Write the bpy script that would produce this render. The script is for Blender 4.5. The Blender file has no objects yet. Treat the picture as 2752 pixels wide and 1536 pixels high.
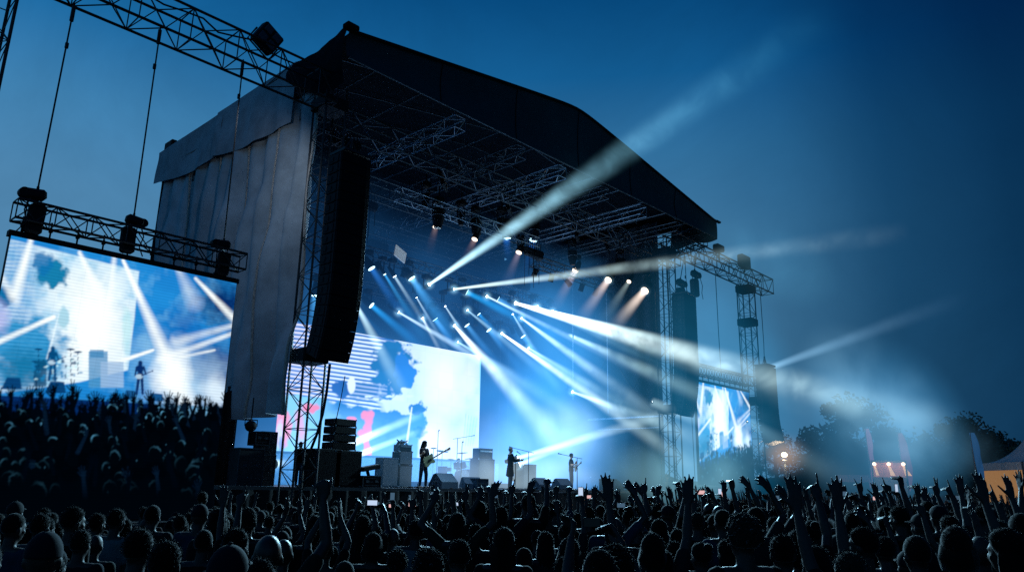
import bpy, math, random
import numpy as np
from mathutils import Vector, Matrix, noise as mnoise
random.seed(7); rng = np.random.default_rng(7)
PI = math.pi
sc = bpy.context.scene
COL = sc.collection

# ------------------------------------------------------------------ camera
FOC = 2040.2; YAW = math.radians(46.72); PITCH = math.radians(14.68); ROLL = math.radians(1.06)
CAM = Vector((0.0, -21.7, 2.1))
F = Vector((math.sin(YAW)*math.cos(PITCH), math.cos(YAW)*math.cos(PITCH), math.sin(PITCH)))
R0 = Vector((math.cos(YAW), -math.sin(YAW), 0.0)); U0 = R0.cross(F)
RT = R0*math.cos(ROLL) + U0*math.sin(ROLL); UP = U0*math.cos(ROLL) - R0*math.sin(ROLL)
cd = bpy.data.cameras.new('camera'); cam = bpy.data.objects.new('camera', cd); COL.objects.link(cam)
cd.sensor_width = 36; cd.lens = 36*FOC/2752; cd.clip_end = 3000; cd.clip_start = 0.05
m = Matrix.Identity(4)
for i in range(3):
    m[i][0] = RT[i]; m[i][1] = UP[i]; m[i][2] = -F[i]; m[i][3] = CAM[i]
cam.matrix_world = m; sc.camera = cam
K = 2752/2576          # survey readings were taken on a 2576 px wide print of the place

def ray(x, y):
    d = F*FOC + RT*(x*K-1376) - UP*(y*K-768)
    return d.normalized()
def atY(x, y, Y):
    r = ray(x, y); return CAM + r*((Y-CAM.y)/r.y)
def atX(x, y, X):
    r = ray(x, y); return CAM + r*((X-CAM.x)/r.x)
def atD(x, y, D):            # horizontal distance D
    r = ray(x, y); return CAM + r*(D/math.hypot(r.x, r.y))
def atZ(x, y, Z):
    r = ray(x, y); return CAM + r*((Z-CAM.z)/r.z)

# ------------------------------------------------------------------ materials
def newmat(name):
    mt = bpy.data.materials.new(name); mt.use_nodes = True
    nt = mt.node_tree; nt.nodes.clear()
    return mt, nt, nt.nodes, nt.links
def N(nt, typ, **kw):
    n = nt.nodes.new(typ)
    for k, v in kw.items():
        if hasattr(n, k): setattr(n, k, v)
    return n
def mat(name, col, rough=0.7, metal=0.0, var=0.35, scale=6.0, bump=0.0, emis=None, es=0.0, spec=0.3, col2=None, sheen=0.0):
    mt, nt, nd, lk = newmat(name)
    out = N(nt, 'ShaderNodeOutputMaterial'); b = N(nt, 'ShaderNodeBsdfPrincipled')
    lk.new(b.outputs[0], out.inputs[0])
    tc = N(nt, 'ShaderNodeTexCoord'); no = N(nt, 'ShaderNodeTexNoise'); no.inputs['Scale'].default_value = scale
    no.inputs['Detail'].default_value = 6; no.inputs['Roughness'].default_value = 0.65
    lk.new(tc.outputs['Object'], no.inputs['Vector'])
    cr = N(nt, 'ShaderNodeValToRGB')
    c = Vector(col); c2 = Vector(col2) if col2 else c*(1-var)
    cr.color_ramp.elements[0].position = 0.3; cr.color_ramp.elements[1].position = 0.7
    cr.color_ramp.elements[0].color = (*c2, 1); cr.color_ramp.elements[1].color = (*(c if col2 else c*(1+var*0.5)), 1)
    lk.new(no.outputs['Fac'], cr.inputs[0]); lk.new(cr.outputs[0], b.inputs['Base Color'])
    rr = N(nt, 'ShaderNodeMapRange'); rr.inputs['To Min'].default_value = max(0.05, rough-0.12); rr.inputs['To Max'].default_value = min(1, rough+0.12)
    lk.new(no.outputs['Fac'], rr.inputs['Value']); lk.new(rr.outputs[0], b.inputs['Roughness'])
    b.inputs['Metallic'].default_value = metal; b.inputs['Specular IOR Level'].default_value = spec
    if sheen:
        b.inputs['Sheen Weight'].default_value = sheen; b.inputs['Sheen Roughness'].default_value = .35
    if bump:
        bp = N(nt, 'ShaderNodeBump'); bp.inputs['Strength'].default_value = bump; bp.inputs['Distance'].default_value = 0.02
        lk.new(no.outputs['Fac'], bp.inputs['Height']); lk.new(bp.outputs[0], b.inputs['Normal'])
    if emis:
        b.inputs['Emission Color'].default_value = (*emis, 1); b.inputs['Emission Strength'].default_value = es
    return mt
def emit(name, col, s):
    mt, nt, nd, lk = newmat(name)
    out = N(nt, 'ShaderNodeOutputMaterial'); e = N(nt, 'ShaderNodeEmission'); lw = N(nt, 'ShaderNodeLayerWeight')
    lw.inputs[0].default_value = 0.3
    mr = N(nt, 'ShaderNodeMapRange'); mr.inputs['To Min'].default_value = s; mr.inputs['To Max'].default_value = s*0.6
    lk.new(lw.outputs['Facing'], mr.inputs['Value']); lk.new(mr.outputs[0], e.inputs['Strength'])
    e.inputs['Color'].default_value = (*col, 1); lk.new(e.outputs[0], out.inputs[0])
    return mt
def vcol_emit(name, s):
    mt, nt, nd, lk = newmat(name)
    out = N(nt, 'ShaderNodeOutputMaterial'); e = N(nt, 'ShaderNodeEmission'); a = N(nt, 'ShaderNodeVertexColor'); a.layer_name = 'picture'
    e.inputs['Strength'].default_value = s
    lk.new(a.outputs[0], e.inputs[0]); lk.new(e.outputs[0], out.inputs[0])
    return mt
def math_(nt, op, a, b=None, c=None, clamp=False):
    n = N(nt, 'ShaderNodeMath'); n.operation = op; n.use_clamp = clamp
    for i, v in enumerate((a, b, c)):
        if v is None: continue
        if isinstance(v, (int, float)): n.inputs[i].default_value = v
        else: nt.links.new(v, n.inputs[i])
    return n.outputs[0]
def beam_mat(name, col, col2, strength, r0, r1, L, power=1.0, noise_amt=0.5, edge=1.5, nscale=0.5, steprate=0.03, fade_in=0.0):
    """Light beam put into the emission of a haze cone: brightest on the axis, thinning along its length, broken up by smoke."""
    mt, nt, nd, lk = newmat(name)
    out = N(nt, 'ShaderNodeOutputMaterial'); pv = N(nt, 'ShaderNodeVolumePrincipled')
    pv.inputs['Density'].default_value = 0.0
    lk.new(pv.outputs[0], out.inputs['Volume'])
    tc = N(nt, 'ShaderNodeTexCoord'); sp = N(nt, 'ShaderNodeSeparateXYZ'); lk.new(tc.outputs['Object'], sp.inputs[0])
    x, y, z = sp.outputs
    t = math_(nt, 'DIVIDE', z, L, clamp=True)
    rad = math_(nt, 'MULTIPLY_ADD', t, r1-r0, r0)
    rr = math_(nt, 'SQRT', math_(nt, 'ADD', math_(nt, 'MULTIPLY', x, x), math_(nt, 'MULTIPLY', y, y)))
    q = math_(nt, 'DIVIDE', rr, rad)
    prof = math_(nt, 'POWER', math_(nt, 'SUBTRACT', 1.0, math_(nt, 'MULTIPLY', q, q), clamp=True), math_(nt, 'MULTIPLY_ADD', t, 1.6, edge))
    fall = math_(nt, 'POWER', math_(nt, 'SUBTRACT', 1.0, t, clamp=True), power)
    ge = N(nt, 'ShaderNodeNewGeometry')
    no = N(nt, 'ShaderNodeTexNoise'); no.inputs['Scale'].default_value = nscale; no.inputs['Detail'].default_value = 3
    lk.new(ge.outputs['Position'], no.inputs['Vector'])
    no.inputs['Roughness'].default_value = .6; no.inputs['Distortion'].default_value = .5; nn = math_(nt, 'MULTIPLY_ADD', no.outputs['Fac'], 4.0, -1.5, clamp=True)
    nm = math_(nt, 'MULTIPLY_ADD', math_(nt, 'MULTIPLY', math_(nt, 'SUBTRACT', nn, 1.0), noise_amt), math_(nt, 'MINIMUM', math_(nt, 'MULTIPLY', t, 3.0), 1.0), 1.0, clamp=True)
    fall = math_(nt, 'DIVIDE', fall, math_(nt, 'MULTIPLY_ADD', t, 1.8, 1.0))
    s = math_(nt, 'MULTIPLY', math_(nt, 'MULTIPLY', prof, fall), nm)
    s = math_(nt, 'DIVIDE', math_(nt, 'MULTIPLY', s, strength), rad)
    if fade_in: s = math_(nt, 'MULTIPLY', s, math_(nt, 'DIVIDE', t, fade_in, clamp=True))
    mx = N(nt, 'ShaderNodeMix'); mx.data_type = 'RGBA'
    lk.new(math_(nt, 'POWER', t, .55), mx.inputs['Factor']); mx.inputs[6].default_value = (*col, 1); mx.inputs[7].default_value = (*col2, 1)
    lk.new(mx.outputs[2], pv.inputs['Emission Color']); lk.new(s, pv.inputs['Emission Strength'])
    mt.cycles.volume_step_rate = steprate
    return mt
def haze_mat(name, col, strength, dims, zlo, zhi, nscale=0.25, steprate=0.4, mode='box', xfade=None, contrast=2.6, thr=-.7, col2=None, pw=1.3):
    """Smoke whose own emission stands for the light on it, in a box or an ellipsoid (object coordinates in metres)."""
    mt, nt, nd, lk = newmat(name)
    out = N(nt, 'ShaderNodeOutputMaterial'); pv = N(nt, 'ShaderNodeVolumePrincipled'); pv.inputs['Density'].default_value = 0.0
    lk.new(pv.outputs[0], out.inputs['Volume'])
    tc = N(nt, 'ShaderNodeTexCoord'); sp = N(nt, 'ShaderNodeSeparateXYZ'); lk.new(tc.outputs['Object'], sp.inputs[0])
    x, y, z = sp.outputs
    no = N(nt, 'ShaderNodeTexNoise'); no.inputs['Scale'].default_value = nscale; no.inputs['Detail'].default_value = 4; no.inputs['Distortion'].default_value = 0.6
    lk.new(tc.outputs['Object'], no.inputs['Vector'])
    nn = math_(nt, 'MULTIPLY_ADD', no.outputs['Fac'], contrast, thr, clamp=True)
    if mode == 'ell':
        q = None
        for v, d in zip((x, y, z), dims):
            w = math_(nt, 'DIVIDE', v, d); w = math_(nt, 'MULTIPLY', w, w)
            q = w if q is None else math_(nt, 'ADD', q, w)
        prof = math_(nt, 'POWER', math_(nt, 'SUBTRACT', 1.0, q, clamp=True), pw)
    else:
        a = N(nt, 'ShaderNodeMapRange'); a.inputs['From Min'].default_value = zlo; a.inputs['From Max'].default_value = zhi
        a.inputs['To Min'].default_value = 1; a.inputs['To Max'].default_value = 0
        lk.new(z, a.inputs['Value']); prof = math_(nt, 'POWER', a.outputs[0], 1.1)
        if xfade:
            b = N(nt, 'ShaderNodeMapRange'); b.inputs['From Min'].default_value = xfade[0]; b.inputs['From Max'].default_value = xfade[1]
            b.inputs['To Min'].default_value = xfade[2]; b.inputs['To Max'].default_value = 1
            lk.new(x, b.inputs['Value']); prof = math_(nt, 'MULTIPLY', prof, b.outputs[0])
    s = math_(nt, 'MULTIPLY', math_(nt, 'MULTIPLY', prof, nn), strength)
    if col2:
        mx = N(nt, 'ShaderNodeMix'); mx.data_type = 'RGBA'; lk.new(nn, mx.inputs['Factor'])
        mx.inputs[6].default_value = (*col2, 1); mx.inputs[7].default_value = (*col, 1); lk.new(mx.outputs[2], pv.inputs['Emission Color'])
    else: pv.inputs['Emission Color'].default_value = (*col, 1)
    lk.new(s, pv.inputs['Emission Strength'])
    mt.cycles.volume_step_rate = steprate
    return mt

M = {}
M['black'] = mat('black_paint', (.012,.013,.015), .55)
M['steel'] = mat('black_steel', (.03,.034,.04), .45, .4)
M['alu'] = mat('aluminium', (.20,.25,.30), .42, .8, var=.5, scale=2)
M['alu_dim'] = mat('dull_aluminium', (.07,.09,.11), .5, .6)
M['roof'] = mat('roof_membrane', (.020,.052,.066), .7, var=.25, scale=.5, bump=.2, spec=.1)
M['roof_dark'] = mat('roof_lining', (.006,.010,.015), .9, spec=.05)
M['scrim'] = mat('grey_scrim_cloth', (.44,.51,.57), .9, var=.32, scale=.9, bump=.15)
M['scrim2'] = mat('grey_flap_cloth', (.40,.44,.49), .88, var=.35, scale=1.0, bump=.15)
M['drape'] = mat('black_drape', (.012,.013,.016), .95, bump=.2)
M['deck'] = mat('stage_deck', (.05,.055,.065), .35, var=.4, scale=2)
M['grille'] = mat('speaker_grille', (.006,.008,.011), .7, 0, var=.5, scale=60, bump=.3, spec=.08)
M['cab'] = mat('speaker_cabinet_paint', (.008,.011,.015), .6, var=.4, scale=8, spec=.15)
M['case'] = mat('flight_case_panel', (.03,.035,.04), .5)
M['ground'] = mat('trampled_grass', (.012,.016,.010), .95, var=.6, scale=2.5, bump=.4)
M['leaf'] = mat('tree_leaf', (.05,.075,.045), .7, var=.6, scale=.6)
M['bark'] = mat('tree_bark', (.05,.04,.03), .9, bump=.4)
M['skin'] = mat('skin', (.030,.021,.018), .6, var=.12, scale=14, spec=.3)  # crowd skin with shade put into the colour; the band has a lighter copy
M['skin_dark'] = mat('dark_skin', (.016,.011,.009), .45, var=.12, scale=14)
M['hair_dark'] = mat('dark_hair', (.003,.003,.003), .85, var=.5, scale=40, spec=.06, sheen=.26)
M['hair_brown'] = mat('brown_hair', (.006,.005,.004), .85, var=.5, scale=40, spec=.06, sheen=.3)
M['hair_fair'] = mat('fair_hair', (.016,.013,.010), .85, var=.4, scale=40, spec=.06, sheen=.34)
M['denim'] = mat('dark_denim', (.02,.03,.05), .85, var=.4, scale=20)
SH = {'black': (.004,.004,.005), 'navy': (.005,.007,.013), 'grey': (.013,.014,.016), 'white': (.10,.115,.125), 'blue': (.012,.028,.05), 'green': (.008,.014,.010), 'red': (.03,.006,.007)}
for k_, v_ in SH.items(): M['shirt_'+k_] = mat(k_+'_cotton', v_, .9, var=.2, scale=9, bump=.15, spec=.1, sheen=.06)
M['screen_glow'] = emit('phone_screen_light', (.6,.75,1), .9)
M['screen_warm'] = emit('phone_screen_warm_light', (1,.6,.6), .8)
M['screen_mid'] = emit('phone_screen_mid_light', (.25,.5,.8), .22)
M['screen_dim'] = emit('phone_screen_dim_light', (.1,.3,.5), .012)
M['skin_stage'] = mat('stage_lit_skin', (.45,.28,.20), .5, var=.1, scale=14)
M['lens'] = emit('lamp_lens_light', (.8,.95,1), 9)
M['lens_blue'] = emit('blue_lens_light', (.55,.9,1), 3.2)
M['lens_warm'] = emit('warm_lens_light', (1,.8,.62), 3)
M['led_dim'] = emit('dim_led', (.3,.33,.34), .12)
M['eye'] = mat('eyeball', (.6,.6,.6), .2)
M['hair_grey'] = mat('grey_hair', (.2,.18,.17), .7, var=.4, scale=40)

# ------------------------------------------------------------------ objects
def put(name, me_or_none, parent=None, loc=None):
    o = bpy.data.objects.new(name, me_or_none); COL.objects.link(o)
    if parent: o.parent = parent
    if loc is not None: o.location = loc
    return o
def tag(o, label=None, cat=None, group=None, kind=None):
    if label: o['label'] = label
    if cat: o['category'] = cat
    if group: o['group'] = group
    if kind: o['kind'] = kind
    return o
def thing(name, label, cat, group=None, loc=(0,0,0), rz=0):
    o = put(name, None, None, loc); o.rotation_euler = (0,0,rz); o.empty_display_size = .1
    return tag(o, label, cat, group)

class MB:
    """Collects raw shapes and links them as ONE mesh object."""
    def __init__(s): s.v = []; s.f = []; s.mi = []; s.cur = 0
    def add(s, vs, fs):
        b = len(s.v); s.v += [tuple(v) for v in vs]; s.f += [tuple(b+i for i in f) for f in fs]; s.mi += [s.cur]*len(fs); return s
    def box(s, lo, hi):
        x0,y0,z0 = lo; x1,y1,z1 = hi
        return s.add([(x0,y0,z0),(x1,y0,z0),(x1,y1,z0),(x0,y1,z0),(x0,y0,z1),(x1,y0,z1),(x1,y1,z1),(x0,y1,z1)],
            [(0,3,2,1),(4,5,6,7),(0,1,5,4),(1,2,6,5),(2,3,7,6),(3,0,4,7)])
    def cbox(s, c, d, mtx=None, bev=0.0):
        c = Vector(c); h = [k/2 for k in d]; b = min(bev, min(h)*.9)
        if b <= 0:
            P = [Vector((sx*h[0],sy*h[1],sz*h[2])) for sz in (-1,1) for sx,sy in ((-1,-1),(1,-1),(1,1),(-1,1))]
            fs = [(0,3,2,1),(4,5,6,7),(0,1,5,4),(1,2,6,5),(2,3,7,6),(3,0,4,7)]
        else:
            P = []; idx = {}
            for sx in (-1,1):
                for sy in (-1,1):
                    for sz in (-1,1):
                        for a in range(3):
                            q = [sx*h[0], sy*h[1], sz*h[2]]
                            for k in range(3):
                                if k != a: q[k] -= (sx,sy,sz)[k]*b
                            idx[(sx,sy,sz,a)] = len(P); P.append(Vector(q))
            fs = []
            for a in range(3):
                o = [k for k in range(3) if k != a]
                for sg in (-1,1):
                    loop = []
                    for u,w in ((-1,-1),(1,-1),(1,1),(-1,1)):
                        k = [0,0,0]; k[a] = sg; k[o[0]] = u; k[o[1]] = w; loop.append(idx[(*k,a)])
                    flip = (sg > 0) == (a == 1)
                    fs.append(tuple(reversed(loop)) if flip else tuple(loop))
            for a in range(3):
                for b2 in range(a+1,3):
                    c3 = 3-a-b2
                    for sa in (-1,1):
                        for sb in (-1,1):
                            k = [0,0,0]; k[a] = sa; k[b2] = sb
                            q = []
                            for sc3 in (-1,1):
                                k[c3] = sc3; q.append((idx[(*k,a)], idx[(*k,b2)]))
                            fs.append((q[0][0], q[0][1], q[1][1], q[1][0]))
            for sx in (-1,1):
                for sy in (-1,1):
                    for sz in (-1,1): fs.append((idx[(sx,sy,sz,0)], idx[(sx,sy,sz,1)], idx[(sx,sy,sz,2)]))
        if mtx is not None: P = [mtx @ p for p in P]
        return s.add([c+p for p in P], fs)
    def tube(s, p0, p1, r0, r1=None, n=6, caps=True):
        p0 = Vector(p0); p1 = Vector(p1); r1 = r0 if r1 is None else r1
        d = p1-p0
        if d.length < 1e-6: return s
        d.normalize(); a = d.orthogonal().normalized(); b = d.cross(a)
        vs = []
        for p, r in ((p0,r0),(p1,r1)):
            for i in range(n):
                t = 2*PI*i/n; vs.append(p + a*math.cos(t)*r + b*math.sin(t)*r)
        fs = [(i, (i+1)%n, n+(i+1)%n, n+i) for i in range(n)]
        if caps: fs += [tuple(range(n-1,-1,-1)), tuple(range(n,2*n))]
        return s.add(vs, fs)
    def path(s, pts, r, n=5):
        pts = [Vector(p) for p in pts]
        rs = r if isinstance(r, (list,tuple)) else [r]*len(pts)
        vs = []; up = None
        for i, p in enumerate(pts):
            d = (pts[min(i+1,len(pts)-1)] - pts[max(i-1,0)]).normalized()
            if up is None: up = d.orthogonal().normalized()
            a = (up - d*up.dot(d)); a = a.normalized() if a.length > 1e-5 else d.orthogonal().normalized(); up = a
            b = d.cross(a)
            for k in range(n):
                t = 2*PI*k/n; vs.append(p + a*math.cos(t)*rs[i] + b*math.sin(t)*rs[i])
        fs = []
        for i in range(len(pts)-1):
            for k in range(n): fs.append((i*n+k, i*n+(k+1)%n, (i+1)*n+(k+1)%n, (i+1)*n+k))
        fs += [tuple(range(n-1,-1,-1)), tuple(range((len(pts)-1)*n, len(pts)*n))]
        return s.add(vs, fs)
    def capsule(s, p0, p1, r0, r1, n=12):
        p0 = Vector(p0); p1 = Vector(p1); d = p1-p0; L = d.length
        d = d.normalized() if L > 1e-6 else Vector((0,0,1))
        pts = []; rs = []
        for k in (85, 60, 30): pts.append(p0 - d*r0*math.sin(math.radians(k))); rs.append(r0*math.cos(math.radians(k)))
        pts.append(p0); rs.append(r0); pts.append(p1); rs.append(r1)
        for k in (30, 60, 85): pts.append(p1 + d*r1*math.sin(math.radians(k))); rs.append(r1*math.cos(math.radians(k)))
        a = d.orthogonal().normalized(); b = d.cross(a); vs = []
        for p, r in zip(pts, rs):
            for k in range(n):
                t = 2*PI*k/n; vs.append(p + a*math.cos(t)*r + b*math.sin(t)*r)
        m_ = len(pts); fs = []
        for i in range(m_-1):
            for k in range(n): fs.append((i*n+k, i*n+(k+1)%n, (i+1)*n+(k+1)%n, (i+1)*n+k))
        fs += [tuple(range(n-1,-1,-1)), tuple(range((m_-1)*n, m_*n))]
        return s.add(vs, fs)
    def ell(s, c, r, mtx=None, nu=16, nv=10, fn=None):
        c = Vector(c); vs = []; fs = []
        for j in range(1, nv):
            ph = PI*j/nv
            for i in range(nu):
                th = 2*PI*i/nu
                p = Vector((math.sin(ph)*math.cos(th), math.sin(ph)*math.sin(th), math.cos(ph)))
                k = fn(p) if fn else 1
                vs.append(Vector((p.x*r[0]*k, p.y*r[1]*k, p.z*r[2]*k)))
        vs.append(Vector((0,0,r[2]*(fn(Vector((0,0,1))) if fn else 1)))); vs.append(Vector((0,0,-r[2])))
        T, B = len(vs)-2, len(vs)-1
        for j in range(nv-2):
            for i in range(nu): fs.append((j*nu+i, (j+1)*nu+i, (j+1)*nu+(i+1)%nu, j*nu+(i+1)%nu))
        for i in range(nu):
            fs.append((T, i, (i+1)%nu)); fs.append((B, (nv-2)*nu+(i+1)%nu, (nv-2)*nu+i))
        if mtx is not None: vs = [mtx @ v for v in vs]
        return s.add([c+v for v in vs], fs)
    def cyl(s, p0, p1, r, n=20): return s.tube(p0, p1, r, r, n)
    def grid(s, nu, nv, fn):
        vs = [fn(i/nu, j/nv) for j in range(nv+1) for i in range(nu+1)]
        fs = [(j*(nu+1)+i, j*(nu+1)+i+1, (j+1)*(nu+1)+i+1, (j+1)*(nu+1)+i) for j in range(nv) for i in range(nu)]
        return s.add(vs, fs)
    def mesh(s, name, mats=None, smooth=False):
        me = bpy.data.meshes.new(name); me.from_pydata(s.v, [], s.f)
        for m_ in (mats or []): me.materials.append(m_)
        if mats and len(mats) > 1: me.polygons.foreach_set('material_index', s.mi)
        if smooth: me.polygons.foreach_set('use_smooth', [True]*len(s.f))
        me.update(); return me
    def build(s, name, mt, parent=None, smooth=False, loc=None):
        mats = mt if isinstance(mt, list) else [mt]
        return put(name, s.mesh(name, mats, smooth), parent, loc)
def remesh(mb, name, vox, mt, smooth_it=3):
    o = mb.build(name, mt)
    r = o.modifiers.new('r', 'REMESH'); r.mode = 'VOXEL'; r.voxel_size = vox; r.use_smooth_shade = True
    if smooth_it:
        q = o.modifiers.new('s', 'SMOOTH'); q.iterations = smooth_it; q.factor = .5
    dg = bpy.context.evaluated_depsgraph_get(); dg.update()
    me = bpy.data.meshes.new_from_object(o.evaluated_get(dg)); me.name = name
    if not me.materials: me.materials.append(mt)
    old = o.data; bpy.data.objects.remove(o); bpy.data.meshes.remove(old)
    return me
def rotz(a): return Matrix.Rotation(a, 3, 'Z')
def look(d, up=Vector((0,0,1))):
    d = Vector(d).normalized(); x = up.cross(d)
    x = x.normalized() if x.length > 1e-4 else Vector((1,0,0))
    y = d.cross(x); m_ = Matrix((x, y, d)).transposed(); return m_
# ================================================================== SETTING
def truss_mb(p0, p1, w, h, bay, r=.028, rl=.014, up=None, n=5):
    p0 = Vector(p0); p1 = Vector(p1); d = (p1-p0); L = d.length; d.normalize()
    upv = Vector(up) if up else (Vector((0,0,1)) if abs(d.z) < .9 else Vector((0,1,0)))
    s_ = d.cross(upv).normalized(); u = s_.cross(d).normalized()
    C4 = [s_*(-w/2)+u*(-h/2), s_*(w/2)+u*(-h/2), s_*(w/2)+u*(h/2), s_*(-w/2)+u*(h/2)]
    ch = []
    for c in C4:
        mb = MB(); mb.tube(p0+c, p1+c, r, n=n); ch.append(mb)
    lace = MB(); nb = max(1, round(L/bay)); st = L/nb
    for i in range(nb+1):
        q = p0 + d*(st*i)
        if i % 2 == 0 or i == nb:
            for a in range(4): lace.tube(q+C4[a], q+C4[(a+1)%4], rl, n=4, caps=False)
        if i < nb:
            q2 = q + d*st
            for a in range(4):
                A, B = C4[a], C4[(a+1)%4]
                if (i+a) % 2: A, B = B, A
                lace.tube(q+A, q2+B, rl, n=4, caps=False)
    return ch, lace
def truss(name, label, cat, p0, p1, w, h, bay, m_, group=None, r=.028, rl=.014, up=None, parts=True, parent=None, part_name='truss'):
    ch, lace = truss_mb(p0, p1, w, h, bay, r, rl, up)
    if parent is not None:
        mb = lace
        for c in ch: mb.add(c.v, c.f)
        return mb.build(part_name, m_, parent)
    t = thing(name, label, cat, group)
    for c in ch: c.build('chord', m_, t)
    lace.build('lacing', m_, t)
    return t

# ---- ground and dusk sky
g = MB(); g.add([(-1500,-1500,0),(1500,-1500,0),(1500,1500,0),(-1500,1500,0)], [(0,1,2,3)])
tag(g.build('ground', M['ground']), kind='structure')

w = bpy.data.worlds.new('World'); sc.world = w; w.use_nodes = True
nt = w.node_tree; nt.nodes.clear()
wo = N(nt, 'ShaderNodeOutputWorld'); bg = N(nt, 'ShaderNodeBackground'); nt.links.new(bg.outputs[0], wo.inputs[0])
tc = N(nt, 'ShaderNodeTexCoord'); sx = N(nt, 'ShaderNodeSeparateXYZ'); nt.links.new(tc.outputs['Generated'], sx.inputs[0])
def lin(c): return tuple(((v/255)/12.92 if v/255 <= .04045 else (((v/255)+.055)/1.055)**2.4) for v in c)
rz_ = N(nt, 'ShaderNodeValToRGB'); nt.links.new(sx.outputs[2], rz_.inputs[0])
stops = [(0.0,(92,136,178)), (.14,(96,146,190)), (.32,(88,146,196)), (.41,(70,138,194)), (.50,(30,114,180)), (.60,(5,84,148)), (1.0,(0,56,115))]
el = rz_.color_ramp.elements
while len(el) < len(stops): el.new(.5)
for e_, (p_, c_) in zip(el, stops): e_.position = p_; e_.color = (*lin(c_), 1)
az = math_(nt, 'ARCTAN2', sx.outputs[0], sx.outputs[1])          # azimuth from the stage axis
azn = math_(nt, 'MULTIPLY_ADD', az, 1/(2*PI), .5, clamp=True)
ra = N(nt, 'ShaderNodeValToRGB'); nt.links.new(azn, ra.inputs[0])
def A(deg): return .5+deg/360
ast = [(A(-60),.55),(A(-10),.8),(A(12),1.0),(A(36),.85),(A(52),.80),(A(61),.77),(A(67),.60),(A(74),.28),(A(82),.15),(A(100),.10),(A(170),.12)]
el = ra.color_ramp.elements
while len(el) < len(ast): el.new(.5)
for e_, (p_, c_) in zip(el, ast): e_.position = p_; e_.color = (c_**1.7*.92, c_**1.04*.96, c_**.82*.90, 1)
mx = N(nt, 'ShaderNodeMix'); mx.data_type = 'RGBA'; mx.blend_type = 'MULTIPLY'; mx.inputs['Factor'].default_value = 1
nt.links.new(rz_.outputs[0], mx.inputs[6]); nt.links.new(ra.outputs[0], mx.inputs[7])
sky = N(nt, 'ShaderNodeTexSky'); sky.sky_type = 'NISHITA'; sky.sun_disc = False
sky.sun_elevation = math.radians(-3); sky.sun_rotation = math.radians(-30); sky.altitude = 100; sky.dust_density = .5; sky.ozone_density = 4
sk = N(nt, 'ShaderNodeMix'); sk.data_type = 'RGBA'; sk.blend_type = 'MULTIPLY'; sk.inputs['Factor'].default_value = 1
nt.links.new(sky.outputs[0], sk.inputs[6]); sk.inputs[7].default_value = (.006,.01,.02,1)
# thin broken veil of high cloud so that the gradient is not perfectly even
cn = N(nt, 'ShaderNodeTexNoise'); cn.inputs['Scale'].default_value = 3.0; cn.inputs['Detail'].default_value = 8; cn.inputs['Roughness'].default_value = .65; cn.inputs['Distortion'].default_value = .8
nt.links.new(tc.outputs['Generated'], cn.inputs['Vector'])
cm = N(nt, 'ShaderNodeMapRange'); cm.inputs['From Min'].default_value = .25; cm.inputs['From Max'].default_value = .75; cm.inputs['To Min'].default_value = .75; cm.inputs['To Max'].default_value = .99
nt.links.new(cn.outputs['Fac'], cm.inputs['Value'])
ad = N(nt, 'ShaderNodeMix'); ad.data_type = 'RGBA'; ad.blend_type = 'ADD'; ad.inputs['Factor'].default_value = 1
nt.links.new(mx.outputs[2], ad.inputs[6]); nt.links.new(sk.outputs[2], ad.inputs[7])
nt.links.new(ad.outputs[2], bg.inputs['Color']); nt.links.new(cm.outputs[0], bg.inputs['Strength'])

# ================================================================== STAGE
XL, XR, YF, YB = 12.7, 37.7, -2.0, 12.85
XM = (XL+XR)/2; ZE, ZT, ZP = 15.9, 16.87, 19.0
def roofz(x):            # gable line, softly rounded at the ridge
    k = abs(x-XM)/(XR-XM); k = math.sqrt(k*k+.004)
    return ZP - (ZP-ZT)*min(1, k)
XW = 35.6
stage = thing('stage_platform', 'black stage deck behind the crowd, the band standing on it', 'stage')
MB().box((XL,0,1.83),(XW,YB,1.93)).box((10.8,0,1.83),(XL-.002,6,1.93)).build('deck', M['deck'], stage)
sk_ = MB()
def skirt(u, v):
    x = 10.8+u*(XW-10.8); return (x, .04*math.sin(x*9)+.02*math.sin(x*23), 1.828*v)
sk_.grid(260, 1, skirt); sk_.build('skirt', M['drape'], stage, True)
MB().box((10.8,.1,0),(10.85,6,1.82)).build('side_panel', M['drape'], stage); MB().box((XW-.05,.1,0),(XW,YB,1.82)).build('side_panel', M['drape'], stage)
led = MB()
for i in range(109): led.box((13+i*.205,-.012,1.845),(13.05+i*.205,-.002,1.86))
led.build('edge_strip', M['alu_dim'], stage)

roof = thing('stage_roof', 'dark gabled canvas roof over the whole concert stage', 'stage roof')
fz = MB()
def fascia(u, v):
    x = XL-.05+u*(XR-XL+.1); zt = roofz(x); z = ZE-.02*math.sin(u*40) + (zt-ZE)*v
    y = YF + .28*math.sin(v*PI)*.4 - .05*math.sin(x*1.3)*v*(1-v)*2 + .02*mnoise.noise(Vector((x*.9, v*3, 1)))
    return (x, y, z)
fz.grid(90, 10, fascia); fz.build('front_fascia', M['roof'], roof, True)
sn = MB()
for k in range(1, 6):
    x = XL + (XR-XL)*k/6
    sn.path([(fascia((x-XL+.05)/(XR-XL+.1), v/6)[0], fascia((x-XL+.05)/(XR-XL+.1), v/6)[1]-.015, fascia((x-XL+.05)/(XR-XL+.1), v/6)[2]) for v in range(7)], .018, 4)
sn.path([(x, YF-.03, roofz(x)+.02) for x in np.linspace(XL-.05, XR+.1, 60)], .07, 6)
sn.build('keder_rail', M['roof_dark'], roof)
def skin(u, v):
    x = XL+u*(XR-XL); y = YF+.12+v*(YB-YF-.1); return (x, y, roofz(x)-.03-.10*math.sin(v*PI*4)**2)
MB().grid(60, 16, skin).build('roof_skin', M['roof_dark'], roof, True)
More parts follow.
